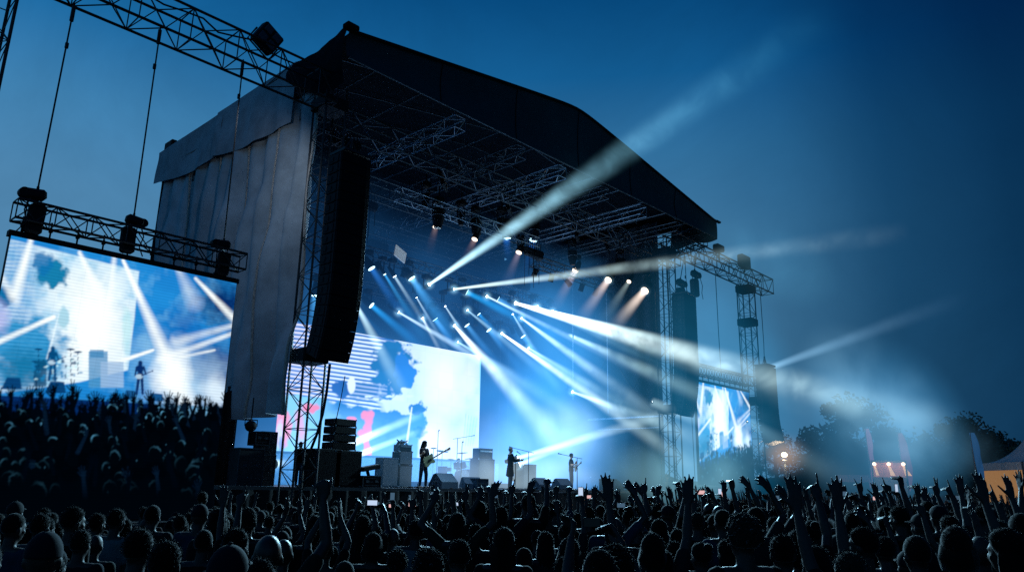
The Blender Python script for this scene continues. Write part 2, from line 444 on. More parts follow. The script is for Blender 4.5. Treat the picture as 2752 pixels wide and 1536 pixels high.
pp = MB(); pp.tube((XL,YF,ZE),(XR,YF,ZE),.045,n=8); pp.build('front_edge_pipe', M['alu_dim'], roof)
pu = MB()
for i, x in enumerate(np.arange(XL+1.2, XR, 2.08)):
    zz = roofz(x)-.25; pu.tube((x,YF+.1,ZE+.06+.0*zz),(x,YB,ZE+.06),.035,n=5)
for y in np.arange(-.4, 12.8, 2.2):
    pu.path([(x,y,roofz(x)-.22) for x in np.linspace(XL,XR,14)], .03, 4)
pu.build('purlin', M['alu_dim'], roof)
# fabric corner boot at the left end and the ragged right end
def boot(u, v):
    y = YF - .12 + u*3.7; zt = 16.98 - .16*math.sin(u*PI) - .10*u + .02*math.sin(u*23)
    z = zt - v*(2.15 - 1.0*u + .12*math.sin(u*6)); x = XL-.18-.03*math.sin(u*9+v*3)-.12*math.sin(v*PI) - .03*mnoise.noise(Vector((u*8,v*5,0)))
    return (x, y, z)
MB().grid(30, 14, boot).build('corner_boot', M['roof_dark'], roof, True)
def boot2(u, v):
    y = YF - .05 + u*3; z = 17.0 - v*(1.2+.1*math.sin(u*9)); x = XR+.1+.06*math.sin(u*8+v*3); return (x, y, z)
MB().grid(20, 8, boot2).build('corner_boot', M['roof'], roof, True)
pk = MB(); pk.cbox((XL-.05,YF-.1,16.95),(.5,.35,.22),bev=.05); pk.cbox((XR+.3,YF-.05,16.9),(.45,.2,.12),bev=.04); pk.build('corner_cap', M['roof_dark'], roof)

# ---- grid of trusses under the roof
for i, x in enumerate((18.0, 21.5, 24.2, 27.4, 30.6, 34.0)):
    truss('roof_truss', ['aluminium truss running back nearest the hanging speaker column', 'dim aluminium truss second from the grey side curtain', 'bright aluminium truss above the front lighting bar', 'aluminium truss under the roof ridge', 'aluminium truss running back where the tall beam leaves the roof', 'aluminium truss running back nearest the right tower'][i], 'truss',
          (x,YF+.15,15.55),(x,YB,15.55), .55, .5, .62, M['alu'] if i % 2 == 0 else M['alu_dim'], 'aluminium trusses under the stage roof', .03, .014)
for i, (y, z) in enumerate(((.6,15.0),(5.2,15.05),(9.8,15.0))):
    truss('main_truss', ['long dark main truss across the stage front', 'long dark main truss across the stage middle', 'long dark main truss across the stage rear'][i], 'truss',
          (XL+.1,y,z),(XR-.1,y,z), .7, .8, .9, M['steel'] if i else M['alu_dim'], 'long trusses across the stage', .04, .02)
# fill of chain hoists and cable bundles in the roof
for i in range(40):
    x = 14.0+(i*.61*7)%21.2; y = (.6,5.2,9.8,2.6,7.3)[i % 5]
    t = thing('roof_hoist', 'small black chain hoist hanging in the stage roof', 'chain hoist', 'small chain hoists in the stage roof', (x,y,14.2 if i % 5 < 3 else 13.4))
    t.rotation_euler = (0,0,i*.7); a = MB(); a.cbox((0,0,0),(.28,.24,.42),bev=.04); a.cyl((-.16,0,.05),(.16,0,.05),.12,12); a.build('motor_housing', M['cab'], t)
    a = MB(); a.tube((0,0,.2),(0,0,.6),.02,n=5); a.tube((.08,0,-.2),(.08,0,-.9-.3*(i%4)),.012,n=4); a.build('chain', M['steel'], t)

# ---- towers
def tower(label, x, y, z0, z1, w=.78, group='stage truss towers', m_=None, sleeve=None):
    t = thing('truss_tower', label, 'truss tower', group, (x,y,z0))
    ch, lace = truss_mb((0,0,0),(0,0,z1-z0), w, w, .62, .040, .015, up=(0,1,0))
    for c in ch: c.build('chord', m_ or M['steel'], t)
    lace.build('lacing', m_ or M['steel'], t)
    if sleeve:
        for k, zz in enumerate(sleeve):
            s = MB(); s.cbox((0,0,zz-z0),(w+.16,w+.16,(.42 if w < 1 or k == 0 else .16)),bev=.03); s.build('sleeve_block', M['cab'], t)
    b = MB(); b.cbox((0,0,.09),(w+.5,w+.5,.18),bev=.02); b.build('base_frame', M['steel'], t)
    return t
tower('black lattice tower at the left stage corner behind the hanging speakers', 12.95, -.72, 0, 15.2, sleeve=(5.9,14.6))
tower('black lattice tower at the right stage corner', atY(1684,1000,-.7).x, -.7, 0, 15.2, sleeve=(6.0,14.4), m_=M['black'])
tower('black lattice tower at the back left stage corner', 13.3, 12.3, 1.93, 15.2)
tower('black lattice tower at the back right stage corner', 35.0, 12.2, 1.93, 15.2)
tower('tall lattice tower cropped by the left picture edge', 3.03, -1, 0, 18.5, w=.9, sleeve=(16.2,))
tower('slim lattice tower carrying the outer end of the right truss', 43.15, -1, 0, 14.4, w=.78, sleeve=(14.1,12.0,7.2))

# ---- outrigger trusses
truss('outrigger_truss', 'heavy black box truss reaching left from the roof corner across the sky', 'truss', (3.4,-1,14.92),(12.75,-1,14.92), .9, 1.0, .72, M['steel'], None, .045, .019)
truss('outrigger_truss', 'heavy black box truss reaching right from the roof corner to the slim tower', 'truss', (34.4,-1,15.0),(46.3,-1,14.85), .8, .95, .75, M['steel'], None, .045, .02)
truss('support_truss', 'short dark truss under the right end of the roof fascia', 'truss', (36.6,-1.85,15.45),(37.5,2.5,15.3), .6, .5, .5, M['steel'], None, .04, .02)
def cable_bundle(name, label, pts, r=.02, grp=None, m_=None):
    mb = MB(); mb.path(pts, r, 5); return tag(mb.build(name, m_ or M['black']), label, 'cable', grp)
for s_, xs in enumerate((np.linspace(4.8,12,14), np.linspace(35.5,43,12))):
    pts = [(x, -1.1+.1*math.sin(x*3), 15.38+.07*math.sin(x*4.1)+.04*math.cos(x*9)) for x in xs]
    cable_bundle('power_cable', ['loose black cable along the top of the left outrigger truss', 'loose black cable along the top of the right outrigger truss'][s_], pts, .03)
fl = thing('floodlight', 'twin black floodlight tilted on top of the left outrigger truss', 'floodlight', None, tuple(atY(672,98,-1)))
fl.rotation_euler = (math.radians(8), math.radians(27), math.radians(6)); fl.scale = (1.25,1.25,1.25)
a = MB(); a.cbox((0,0,.0),(.62,.3,.62),bev=.04); a.build('housing', M['cab'], fl)
a = MB()
for sx_ in (-1,1):
    for sz in (-1,1): a.cbox((sx_*.14,-.16,sz*.14),(.22,.03,.22),bev=.02)
a.build('glass', M['alu_dim'], fl)
a = MB(); a.path([(-.36,0,0),(-.36,0,-.42),(.36,0,-.42),(.36,0,0)], .025, 5); a.build('yoke', M['cab'], fl)
sp2 = thing('floodlight', 'small black floodlight standing behind the rear corner of the grey side wall', 'floodlight', None, tuple(atX(430,368,XL+.3)))
a = MB(); a.cbox((0,0,0),(.3,.8,.45),bev=.04); a.build('housing', M['cab'], sp2)
a = MB(); a.tube((0,0,-.2),(0,0,-1.2),.04); a.tube((.1,.3,-.2),(.1,.3,-1.0),.03); a.build('bracket', M['cab'], sp2)
for i, (x, y) in enumerate(((1808,628),(1872,662))):
    fx = thing('floodlight', ['small hazy floodlight on the middle of the right outrigger truss', 'bulky hazy floodlight above the slim right tower'][i], 'floodlight', None, tuple(atY(x,y,-1)))
    a = MB(); a.cbox((0,0,.1),((.8,1.1)[i],.4,(.4,.8)[i]),bev=.06); a.build('housing', M['cab'], fx)
    a = MB(); a.tube((0,0,-.1),(0,0,-.6),.05); a.build('bracket', M['cab'], fx)

# ---- grey scrim on the left side wall
def cloth(name, label, y0, y1, ztop, zbot, x0, amp, m_, seams, seedv, parent=None, nfold=7, nu=70, nv=70, bottom_fn=None, topfix=True):
    def fn(u, v):
        y = y0+u*(y1-y0); zb = bottom_fn(u) if bottom_fn else zbot; z = ztop+(zb-ztop)*v
        f1 = math.sin((y*nfold*.45 + .5*math.sin(v*3+seedv))*1.7+seedv)
        drag = mnoise.noise(Vector((y*1.0, z*.16, seedv)))*1.5 + .32*mnoise.noise(Vector((y*2.2+z*.6, z*.6, seedv+3)))
        diag = math.sin((y*1.1+z*.7)*1.5+drag*2.2)*(.15+.85*v)
        x = x0 + amp*(.12+.88*min(1,v*3.2)**.7 if topfix else 1)*(.6*f1+.9*drag+.35*diag)
        return (x, y, z)
    mb = MB(); mb.grid(nu, nv, fn); o = mb.build(name, m_, parent, True)
    if label: tag(o, label, 'cloth wall')
    for sy in seams:
        u = (sy-y0)/(y1-y0); s = MB(); s.path([tuple(Vector(fn(u, k/60))-Vector((.03,0,0))) for k in range(61)], .045, 6)
        s.build('seam', M['seam'], o)
    return o
M['seam'] = mat('seam_webbing', (.5,.45,.4), .8)
def bot(u):
    y = -.5+u*13.3
    return 4.1+.06*math.sin(y*2) if y < 3.1 else 4.95+.1*math.sin(y)
cloth('side_curtain', 'tall grey cloth curtain closing the left side of the stage', -.5, 12.8, 15.5, 4.1, XL, .30, M['scrim'], (-.42,1.9,4.4,6.7,9.6), 1.7, bottom_fn=bot, nu=130, nv=110)
def flapbot(u): return 14.42+.80*u+.02*mnoise.noise(Vector((u*5,1,0))) - .16*math.sin(min(1,max(0,(u if u < .46 else u-.46)/.5))*PI)
fo = cloth('curtain_flap', 'sagging grey cloth valance over the top of the side curtain', 1.0, 7.0, 16.82, 15, XL-.24, .06, M['scrim2'], (), 5.1, nfold=2.1, bottom_fn=lambda u: flapbot(u*.49), nu=60, nv=26)
fo = cloth('curtain_flap', 'rear grey cloth valance drooping at the back corner of the side wall', 6.45, 12.85, 16.78, 15, XL-.20, .06, M['scrim2'], (), 8.3, nfold=1.7, bottom_fn=lambda u: flapbot(.46+u*.54), nu=60, nv=26)
rp = MB(); rp.tube((XL-.1,1,15.55),(XL-.1,13,15.9),.05); rp.tube((XL,-.5,15.5),(XL,13,15.5),.05); tag(rp.build('curtain_pipe', M['steel']), 'dark pipe carrying the grey side curtain', 'pipe')
dr = MB(); dr.grid(60, 20, lambda u,v: (XL+.12+.06*math.sin(u*60), 3.2+u*9.6, 5.3-v*5.2)); tag(dr.build('black_drape', M['drape'], None, True), 'black drape hanging below the grey side curtain', 'drape')
dr = MB(); dr.grid(30, 20, lambda u,v: (10.85+u*1.9, 3.15+.05*math.sin(u*50), 5.2-v*3.27-(1-u)*.9*(1-v))); tag(dr.build('black_drape', M['drape'], None, True), 'black drape between the left video screen and the stage wing', 'drape')

# ---- back wall, right wall
def drapewall(name, label, fn, nu, nv, m_): tag(MB().grid(nu, nv, fn).build(name, m_, None, True), label, 'backdrop')
M['backdrop'] = mat('backdrop_cloth', (.012,.022,.035), .9, bump=.2, scale=2)
drapewall('backdrop_curtain', 'dark cloth backdrop hanging behind the main video wall', lambda u,v: (XL+u*(XW-XL), YB-.3+.07*math.sin(u*160), 1.93+v*(roofz(XL+u*(XW-XL))-2.0)), 240, 2, M['backdrop'])
drapewall('backdrop_curtain', 'hazy dark cloth wall closing the right side of the stage', lambda u,v: (XW-.15+.06*math.sin(u*90), .4+u*(YB-.7), 1.93+v*14.85), 140, 2, M['backdrop'])
XB = 35.15
for i, (y, z0) in enumerate(((atX(1442,1000,XB).y,7.0),(atX(1530,1000,XB).y,6.1))):
    tag(MB().tube((XB,y,z0),(XB,y,15),.045,n=6).build('hanging_pipe', M['alu']), ['thin vertical pipe on the right stage wall farther from the tower','thin vertical pipe on the right stage wall nearer the tower'][i], 'pipe')
for i, (z, y0, y1) in enumerate(((5.8,.3,atX(1480,1055,XB).y),(5.2,.4,4.5))):
    tag(MB().tube((XB,y0,z),(XB,y1,z),.07 if i == 0 else .035,n=6).build('wall_rail', M['alu']), ['bright horizontal rail on the right stage wall','thin lower rail on the right stage wall'][i], 'rail')
br = MB()
for a_, b_ in (((XB,.8,6),(XB,3.4,9.2)),((XB,3.4,6),(XB,.8,9.2)),((XB,3.8,6.1),(XB,6,9.4)),((XB,6,6.1),(XB,3.8,9.4)),((XB,2.2,6),(XB,4.6,8.2))):
    br.path([a_, tuple((Vector(a_)+Vector(b_))/2+Vector((0,0,-.3))), b_], .03, 4)
tag(br.build('brace_cables', M['black']), 'crossed dark bracing cables on the right stage wall', 'cables')

# ---- line arrays
def line_array(label, top_front_left, width, depth, ztop, zbot, n, grp, curve=26, cab_h=None):
    x0, y0 = top_front_left
    t = thing('line_array', label, 'speaker column', grp, (x0+width/2, y0+depth/2, ztop))
    h = cab_h or (ztop-zbot)/n
    fr = MB(); fr.cbox((0,0,.1),(width*.9,depth*1.1,.12),bev=.02); fr.tube((0,0,.1),(0,0,.7),.05); fr.tube((-.3,0,.15),(0,0,.7),.025); fr.tube((.3,0,.15),(0,0,.7),.025)
    fr.build('rigging_frame', M['steel'], t)
    p = Vector((0, -depth/2, 0)); ang = 0.0; boxm = None
    a = MB(); a.cbox((0,depth/2,-h/2),(width,depth,h*.955),bev=.02)
    for sx_ in (-1,1):
        a.cbox((sx_*(width/2+.006),depth*.30,-h/2),(.02,.10,h*.7),bev=.004); a.cbox((sx_*(width/2+.006),depth*.72,-h*.5),(.02,.16,h*.5),bev=.004)
        a.cbox((sx_*(width/2+.012),depth*.06,-h/2),(.03,.05,h*.98),bev=.004)
    cabm = a.mesh('speaker_cabinet', [M['cab']])
    gm = MB(); gm.grid(8, 1, lambda u,v: ((u-.5)*width*.97, -.012-.03*(1-(2*u-1)**2), -h*.04-v*h*.92)); gm.box((-width*.485,-.012,-h*.96),(width*.485,-.004,-h*.04))
    grm = gm.mesh('grille', [M['grille']])
    lm = MB(); lm.box((-width*.49,-.03,-h*1.004),(width*.49,.05,-h*.985)); lmm = lm.mesh('gap_strip', [M['alu_dim']])
    for i in range(n):
        c = put('speaker_cabinet', cabm, t, p); ang_i = math.radians(ang); c.rotation_euler = (ang_i,0,0)
        put('grille', grm, c)
        if i in (n//2+2, n-5, n-3): put('gap_strip', lmm, c)
        p = p + Matrix.Rotation(ang_i,3,'X') @ Vector((0,0,-h))
        if i > n*.45: ang += curve/(n*.55)*(.35+1.3*(i-n*.45)/(n*.55))*1.0
    return t
PAx = 12.42
la = line_array('huge black column of stacked speakers hanging at the left stage front', (PAx+.12,-2.35), 1.12, .78, 12.35, 5.6, 20, 'speaker columns hung at the stage corners')
RA0, RA1 = atY(1722,738,-2), atY(1764,742,-2)
line_array('hazy dark column of stacked speakers hanging at the right stage front', (RA0.x,-2.0), 1.15, .8, RA0.z, atY(1720,1045,-2).z, 20, 'speaker columns hung at the stage corners')
line_array('outer dark column of speakers beside the far video screen', (44.1,-1.6), 1.25, .8, 9.4, 4.9, 13, 'speaker columns hung at the stage corners', curve=-22)
pc = [atY(830,915,-1.9), atY(822,985,-1.9), atY(812,1040,-1.8), atY(798,1090,-1.6), atY(778,1140,-1.2), atY(765,1180,-.8)]
cable_bundle('speaker_cable', 'thick black cable sagging from the left speaker column to the tower foot', pc, .045)
cable_bundle('speaker_cable', 'thin black cable hanging from the left speaker column to the subwoofers', [atY(868,945,-1.9), atY(858,1000,-1.7), atY(848,1045,-1.2), atY(838,1090,-.6)], .014)
for i, x in enumerate((34.0,34.2,35.95)):
    cable_bundle('hanging_cable', ['dark cable bundle beside the right speaker column','second dark cable beside the right speaker column','thin cable left of the right speaker column'][i], [(x,-1,14.5),(x+.08,-1,11),(x,-1,7),(x+.1,-1,2.2)], (.05,.03,.02)[i])

# ---- chain hoists that carry screens
def hoist(label, px, py, pyTop, pxTop, Y=-1, size=1.0, flip=1, grp='chain hoists carrying the side screens', ztop=14.42):
    b = atY(px, py, Y)
    t = thing('chain_hoist', label, 'chain hoist', grp, tuple(b))
    top = atY(pxTop, pyTop, Y)
    c = MB(); c.tube((0,0,.2*size),(top.x-b.x,0,top.z-b.z),.022,n=5); c.build('cable', M['black'], t)
    c = MB(); q = (top-b); c.tube(q+Vector((0,0,-.55)), q+Vector((0,0,-.1)), .05, .05, n=6); c.build('hook_block', M['black'], t); c = MB(); c.tube(q+Vector((0,0,-1.35)), q+Vector((0,0,-1.2)), .045, n=6); c.build('swivel', M['black'], t)
    s = size; c = MB(); c.cbox((-.05*flip*s,0,.02*s),(.62*s,.34*s,.34*s),rotm((0,-.12*flip,0)),bev=.08*s); c.cyl((-.34*flip*s,-.12*s,0),(-.34*flip*s,.12*s,0),.16*s,14); c.tube((0,0,.15*s),(0,0,.3*s),.04*s); c.build('motor_housing', M['cab'], t)
    c = MB(); c.cbox((.08*flip*s,0,-.75*s),(.46*s,.36*s,.95*s),rotm((0,.04*flip,0)),bev=.07*s); c.tube((-.2*s,.05,-.15*s),(-.16*s,.05,-1.25*s),.02*s); c.tube((.12*s,-.1,-.1*s),(.12*s,-.1,-.4*s),.02*s); c.build('chain_bag', M['drape'], t)
    c = MB(); c.path([(-.2*flip*s,-.2,-.2*s),(-.32*flip*s,-.25,-.6*s),(-.22*flip*s,-.25,-1.0*s),(-.4*flip*s,-.2,-1.3*s)], .018, 4); c.build('control_cable', M['black'], t)
    return t
def rotm(e): 
    from mathutils import Euler
    return Euler(e).to_matrix()
hoist('large black chain hoist at the left end of the left screen truss', 92, 492, 8, 188, flip=1, size=.8)
hoist('black chain hoist in the middle of the left screen truss', 335, 556, 68, 404, flip=-1, size=.74)
hoist('black chain hoist at the right end of the left screen truss', 562, 617, 150, 612, flip=1, size=.74)
for i,(a_,b_,c_,d_) in enumerate(((1748,690,1748,640),(1712,712,1722,640))):
    hoist(['dark chain hoist above the right speaker column','dark chain hoist left of the right speaker column'][i], a_, b_, d_, c_, Y=-1.3, flip=(-1,-1)[i], size=1.05, grp='chain hoists over the right speaker column')
for i,(a_,b_,c_,d_) in enumerate(((1800,700,1815,960),(1857,720,1872,1000),(1912,730,1926,990))):
    p = atY(a_,b_,-1); q = atY(c_,d_,-1); p2 = Vector((p.x,-1,14.45))
    cable_bundle('suspension_cable', ['thin cable hanging from the right truss nearest the stage','thin cable hanging left of the slim right tower','thin cable hanging right of the slim right tower'][i], [p2,(p.x+.02,-1,11),(q.x,-1,8.3)], .022, 'cables hanging from the right truss')
# ================================================================== VIDEO SCREENS
def vnoise(x, y, seed=0):
    r = np.random.default_rng(seed).random((256,256))
    xi = np.floor(x).astype(int); yi = np.floor(y).astype(int); fx = x-xi; fy = y-yi
    fx = fx*fx*(3-2*fx); fy = fy*fy*(3-2*fy); g_ = lambda a,b: r[a & 255, b & 255]
    return (g_(xi,yi)*(1-fx)+g_(xi+1,yi)*fx)*(1-fy)+(g_(xi,yi+1)*(1-fx)+g_(xi+1,yi+1)*fx)*fy
def fbm(x, y, seed=0, o=4):
    s = 0; a = .5
    for i in range(o): s = s+a*vnoise(x*2**i, y*2**i, seed+i); a *= .5
    return s/(1-.5**o)
def L_(c): return np.array(lin(c))
class Paint:
    def __init__(s, X, Y): s.X = X; s.Y = Y; s.c = np.zeros(X.shape+(3,))
    def fill(s, col): s.c[:] = L_(col); return s
    def mix(s, a, col):
        a = np.clip(a,0,1)[...,None]; c = L_(col) if not isinstance(col, np.ndarray) else col
        s.c = s.c*(1-a)+c*a; return s
    def add(s, a, col): s.c = s.c+np.clip(a,0,9)[...,None]*L_(col); return s
    def seg(s, x0,y0,x1,y1,w0,w1,soft=.5):
        dx,dy = x1-x0,y1-y0; L2 = dx*dx+dy*dy; t = ((s.X-x0)*dx+(s.Y-y0)*dy)/L2; tc_ = np.clip(t,0,1)
        d = np.hypot(s.X-(x0+tc_*dx), s.Y-(y0+tc_*dy)); w = w0+(w1-w0)*tc_
        return np.clip((w-d)/(w*soft+1e-6),0,1), tc_
    def blob(s, cx,cy,rx,ry,soft=.4,rough=0,seed=1,sc_=.08):
        q = np.sqrt(((s.X-cx)/rx)**2+((s.Y-cy)/ry)**2)
        if rough: q = q+rough*(fbm(s.X*sc_,s.Y*sc_,seed)-.5)*2
        return np.clip((1-q)/soft,0,1)
    def rect(s, x0,y0,x1,y1,soft=1.0, sl=0):
        yy = s.Y-sl*(s.X-x0)
        return np.clip((s.X-x0)/soft,0,1)*np.clip((x1-s.X)/soft,0,1)*np.clip((yy-y0)/soft,0,1)*np.clip((y1-yy)/soft,0,1)
    def poly(s, pts, soft=1.2):
        inside = np.zeros(s.X.shape,bool); dmin = np.full(s.X.shape, 1e9); n = len(pts)
        for i in range(n):
            x0,y0 = pts[i]; x1,y1 = pts[(i+1)%n]
            if y0 != y1:
                cnd = ((y0 > s.Y) != (y1 > s.Y)) & (s.X < (x1-x0)*(s.Y-y0)/(y1-y0)+x0); inside ^= cnd
            dx,dy = x1-x0,y1-y0; t = np.clip(((s.X-x0)*dx+(s.Y-y0)*dy)/(dx*dx+dy*dy+1e-9),0,1)
            dmin = np.minimum(dmin, np.hypot(s.X-x0-t*dx, s.Y-y0-t*dy))
        return np.where(inside, np.clip(.5+dmin/soft,0,1), np.clip(.5-dmin/soft,0,1))
def live_picture(X, Y):
    """The live picture on both side screens: white video wall and blue beams, the band, and the heads and hands of the crowd."""
    p = Paint(X, Y); n1 = fbm(X*.012, Y*.012, 3); n2 = fbm(X*.03, Y*.03, 9)
    p.fill((30,132,205)); p.mix((n1-.35)*1.6, (12,100,180)); p.mix(np.clip((n2-.5)*2.4,0,1)*.5, (130,195,230)); top = 582+.235*X
    p.mix(np.clip((X-440)/120,0,1)*np.clip((n1-.3)*3,0,1)*.8, (4,50,120))
    p.mix(p.blob(560,760,90,90,.9,.3,4), (3,42,100)); p.mix(p.blob(470,820,60,80,.9,.3,5)*.6, (5,80,165))
    # white wall
    wall = p.poly([(-10,600),(20,600),(350,682),(338,800),(322,930),(200,960),(-10,990)], 3)
    p.mix(wall, (205,226,240))
    p.mix(wall*np.clip((n2-.45)*3,0,1)*.8, (120,185,222))
    p.mix(wall*p.blob(235,830,110,190,.8,.15,7), (255,255,252)); p.mix(wall*p.blob(190,730,90,70,.9,.2,8)*.6, (246,248,246))
    st = (np.sin((Y-.05*X)*.62)>0)*1.0
    p.mix(wall*np.clip((120-X)/60,0,1)*(.35+.35*st), (60,140,205))
    p.mix(p.blob(130,690,42,38,.3,.5,11,.06), (20,120,165)); p.mix(p.blob(108,660,26,32,.3,.5,12,.06)*.9, (14,110,170))
    p.mix(p.blob(12,745,26,30,.4,.5,13,.06), (15,105,160))
    p.mix(p.blob(70,880,105,95,.3,.45,14,.03)*wall, (40,135,190)); p.mix(p.blob(70,880,105,95,.3,.45,14,.03)*st*.4, (80,165,215))
    p.mix(p.blob(60,930,90,70,.6,.3,15,.05)*.8, (8,105,150)); p.mix(p.blob(-5,800,40,60,.8,.2)*.5, (215,190,235))
    p.mix(p.blob(160,800,17,34,.3,.2,17,.1), (165,205,222)); p.mix(p.seg(148,790,120,900,2,5,.7)[0]*.6, (240,250,255))
    p.mix(p.blob(320,830,16,70,.5,.4,18,.05)*.4, (150,222,228))
    # haze and beams
    p.mix(p.blob(460,960,120,120,.9,.35,21,.02)*.9, (190,220,240)); p.mix(p.blob(430,940,60,90,.8,.3,22,.03), (252,252,250))
    p.mix(p.blob(380,880,70,80,.9,.3,23,.03)*.5, (150,195,230)); p.mix(p.blob(545,985,45,60,.8,.3,24,.03)*.8, (225,238,248))
    for a_ in ((310,655,470,1010,6,34,1),(200,635,262,770,7,26,.7),(290,630,262,850,8,22,.55),(80,596,38,740,9,24,.85),(135,797,-10,862,8,11,.95),(385,880,290,912,5,9,.9),(492,700,600,812,6,15,.8),(585,838,400,905,8,13,.6),(600,815,440,860,9,17,.5),(440,660,490,760,8,30,.35),(0,690,40,760,12,16,.5),(540,880,452,898,4,7,.6)):
        m_, t = p.seg(*a_[:6], soft=.85); p.mix(m_*min(1,a_[6]*1.15)*(1-.3*t)*(.65+.7*n2), (252,253,250))
    # stage equipment and players, seen in the picture
    dk, md = (4,60,105), (25,120,175)
    for r_,c_,a in (((222,882,272,975),(70,140,190),.85),((252,908,312,975),(150,180,215),.8),((225,878,262,900),(60,130,180),.8),((84,905,118,972),(4,70,110),.85)): p.mix(p.rect(*r_,2)*a, c_)
    rs = np.random.default_rng(5)
    for i in range(46):
        x = 84+rs.random()*120; y = 893+rs.random()*60; p.mix(p.blob(x,y,2+rs.random()*7,2+rs.random()*6,.5)*.8, (dk,md,(200,235,245))[i%3])
    for cx,cy in ((178,878),(196,885),(97,878)): p.mix(p.blob(cx,cy,13,3,.4), dk); p.mix(p.seg(cx,cy,cx,940,1,1)[0], dk)
    # players
    def player(x, y, s, c):
        g_ = lambda a,b: (x+a*s, y+b*s)
        for a,b,r,q in ((0,-48,6.5,8),(-1,-34,11,12),(0,-18,9,12)): p.mix(p.blob(*g_(a,b),r*s,q*s,.25), c)
        for a,b,c2,d,w in ((-4,-10,-10,30,4.5),(4,-10,6,30,4.5),(-9,-38,-13,-18,3),(9,-38,14,-20,3)): p.mix(p.seg(*g_(a,b),*g_(c2,d),w*s,w*.8*s,.3)[0], c)
        p.mix(p.blob(*g_(-3,-14),11*s,7*s,.3), (170,195,215)); p.mix(p.seg(*g_(3,-16),*g_(30,-28),1.6*s,1.2*s,.4)[0], c); p.mix(p.blob(*g_(31,-28),3*s,2*s,.3), c)
    player(133,925,1.0,(4,70,120)); player(353,960,.98,(6,40,95))
    for x,y,w_,h in ((3,948,52,30),(112,958,54,30),(308,980,34,22),(368,988,44,20)):
        p.mix(p.poly([(x,y+h),(x+w_*.28,y),(x+w_*.92,y+2),(x+w_,y+h)],1.5), (6,60,110) if x < 200 else (20,80,135))
    p.mix(p.seg(91,955,92,1010,1.6,1.6)[0], (2,20,50))
    edge = 992+.055*X; p.mix(np.clip((Y-edge)/3,0,1), (3,40,95)); p.mix(np.clip(1-np.abs(Y-edge)/1.6,0,1)*.5, (60,130,180))
    p.mix(np.clip((Y-edge)/4,0,1)*np.clip((X-380)/60,0,1)*.75, (120,180,220))
    # audience silhouettes of the picture
    prof = 1034+10*np.sin(X*.043)+12*np.sin(X*.11+1)+5*np.sin(X*.31)
    p.mix(np.clip((Y-prof)/6,0,1), (0,3,9)); rs = np.random.default_rng(12); ink = (0,4,12)
    def hand(x, y, s, lean, bright=0):
        c = ink if not bright else (4,20,38)
        ex = x-lean*s*26; ey = y+s*46
        p.mix(p.seg(x,y,ex,ey,4.2*s,6.2*s,.3)[0], c); p.mix(p.blob(x,y-5*s,5.5*s,7*s,.25), c)
        for k in range(4):
            a = math.radians(-24+k*14+lean*20); l = (12,14.5,13.5,10.5)[k]*s*(1 if rs.random() > .2 else .45)
            p.mix(p.seg(x+(k-1.5)*2.6*s,y-9*s,x+(k-1.5)*2.6*s+math.sin(a)*l,y-9*s-math.cos(a)*l,1.5*s,1.1*s,.4)[0], c)
        p.mix(p.seg(x-4*s,y-3*s,x-11*s,y-11*s,1.7*s,1.2*s,.4)[0], c)
    for i in range(74):
        x = -5+i*8.3+rs.random()*9; s = .62+.75*rs.random()**1.6; hand(x, 994+.03*x+rs.random()**1.4*52, s, rs.uniform(-.7,.7), rs.random() < .12)
    for x,y,s,l in ((183,985,1.35,.1),(137,985,1.0,.4),(240,1012,1.25,.1),(290,1000,1.0,-.1),(282,1010,.9,.2),(377,1010,1.3,0),(352,1020,.9,-.3),(465,1022,1.0,.3),(502,1018,1.1,-.2),(540,1034,1,.2)): hand(x, y, s, l)
    for i in range(170):
        y = 1022+ (i/170)**1.3*250; x = rs.uniform(-10,610); s = 8+ (y-1020)*.07*rs.uniform(.55,1.2); rx = rs.uniform(.82,1.08)
        ro = rs.uniform(.1,.3); hd = p.blob(x,y,s*rx,s*1.2,.14,ro,200+i%17,.12); p.mix(hd, (0,3,8)); p.mix(p.blob(x+rs.uniform(-4,4),y+s*2.3,s*2.2,s*1.5,.35,.2,3), (0,2,6))
        if rs.random() < .42:
            dx_ = rs.uniform(-.45,.45); inn = p.blob(x-dx_*s*.3,y+s*.16,s*rx*1.0,s*1.2,.2,ro,200+i%17,.12); k_ = rs.uniform(.12,.85)*np.exp(-max(0,y-1085)/75)
            p.mix(hd*(1-inn)*np.clip(.9-(Y-y+s*.4)/s,0,1)*np.clip(.55+dx_*2*(X-x)/s,0,1)*k_*(.5+.9*n2), (95,170,210))
        if rs.random() < .33: hand(x+rs.uniform(-8,8), y-s*rs.uniform(.8,2.6), .5+.035*s, rs.uniform(-.9,.9), rs.random() < .25)
        if rs.random() < .12: p.mix(p.blob(x+rs.uniform(-9,9),y+rs.uniform(-4,9),rs.uniform(1,3),rs.uniform(1.5,5),.5,.4,i)*np.exp(-max(0,y-1090)/60)*.7, (90,160,200))
    p.mix(np.clip((Y-1195)/60,0,1), (0,3,8))
    return np.clip(p.c,0,1)
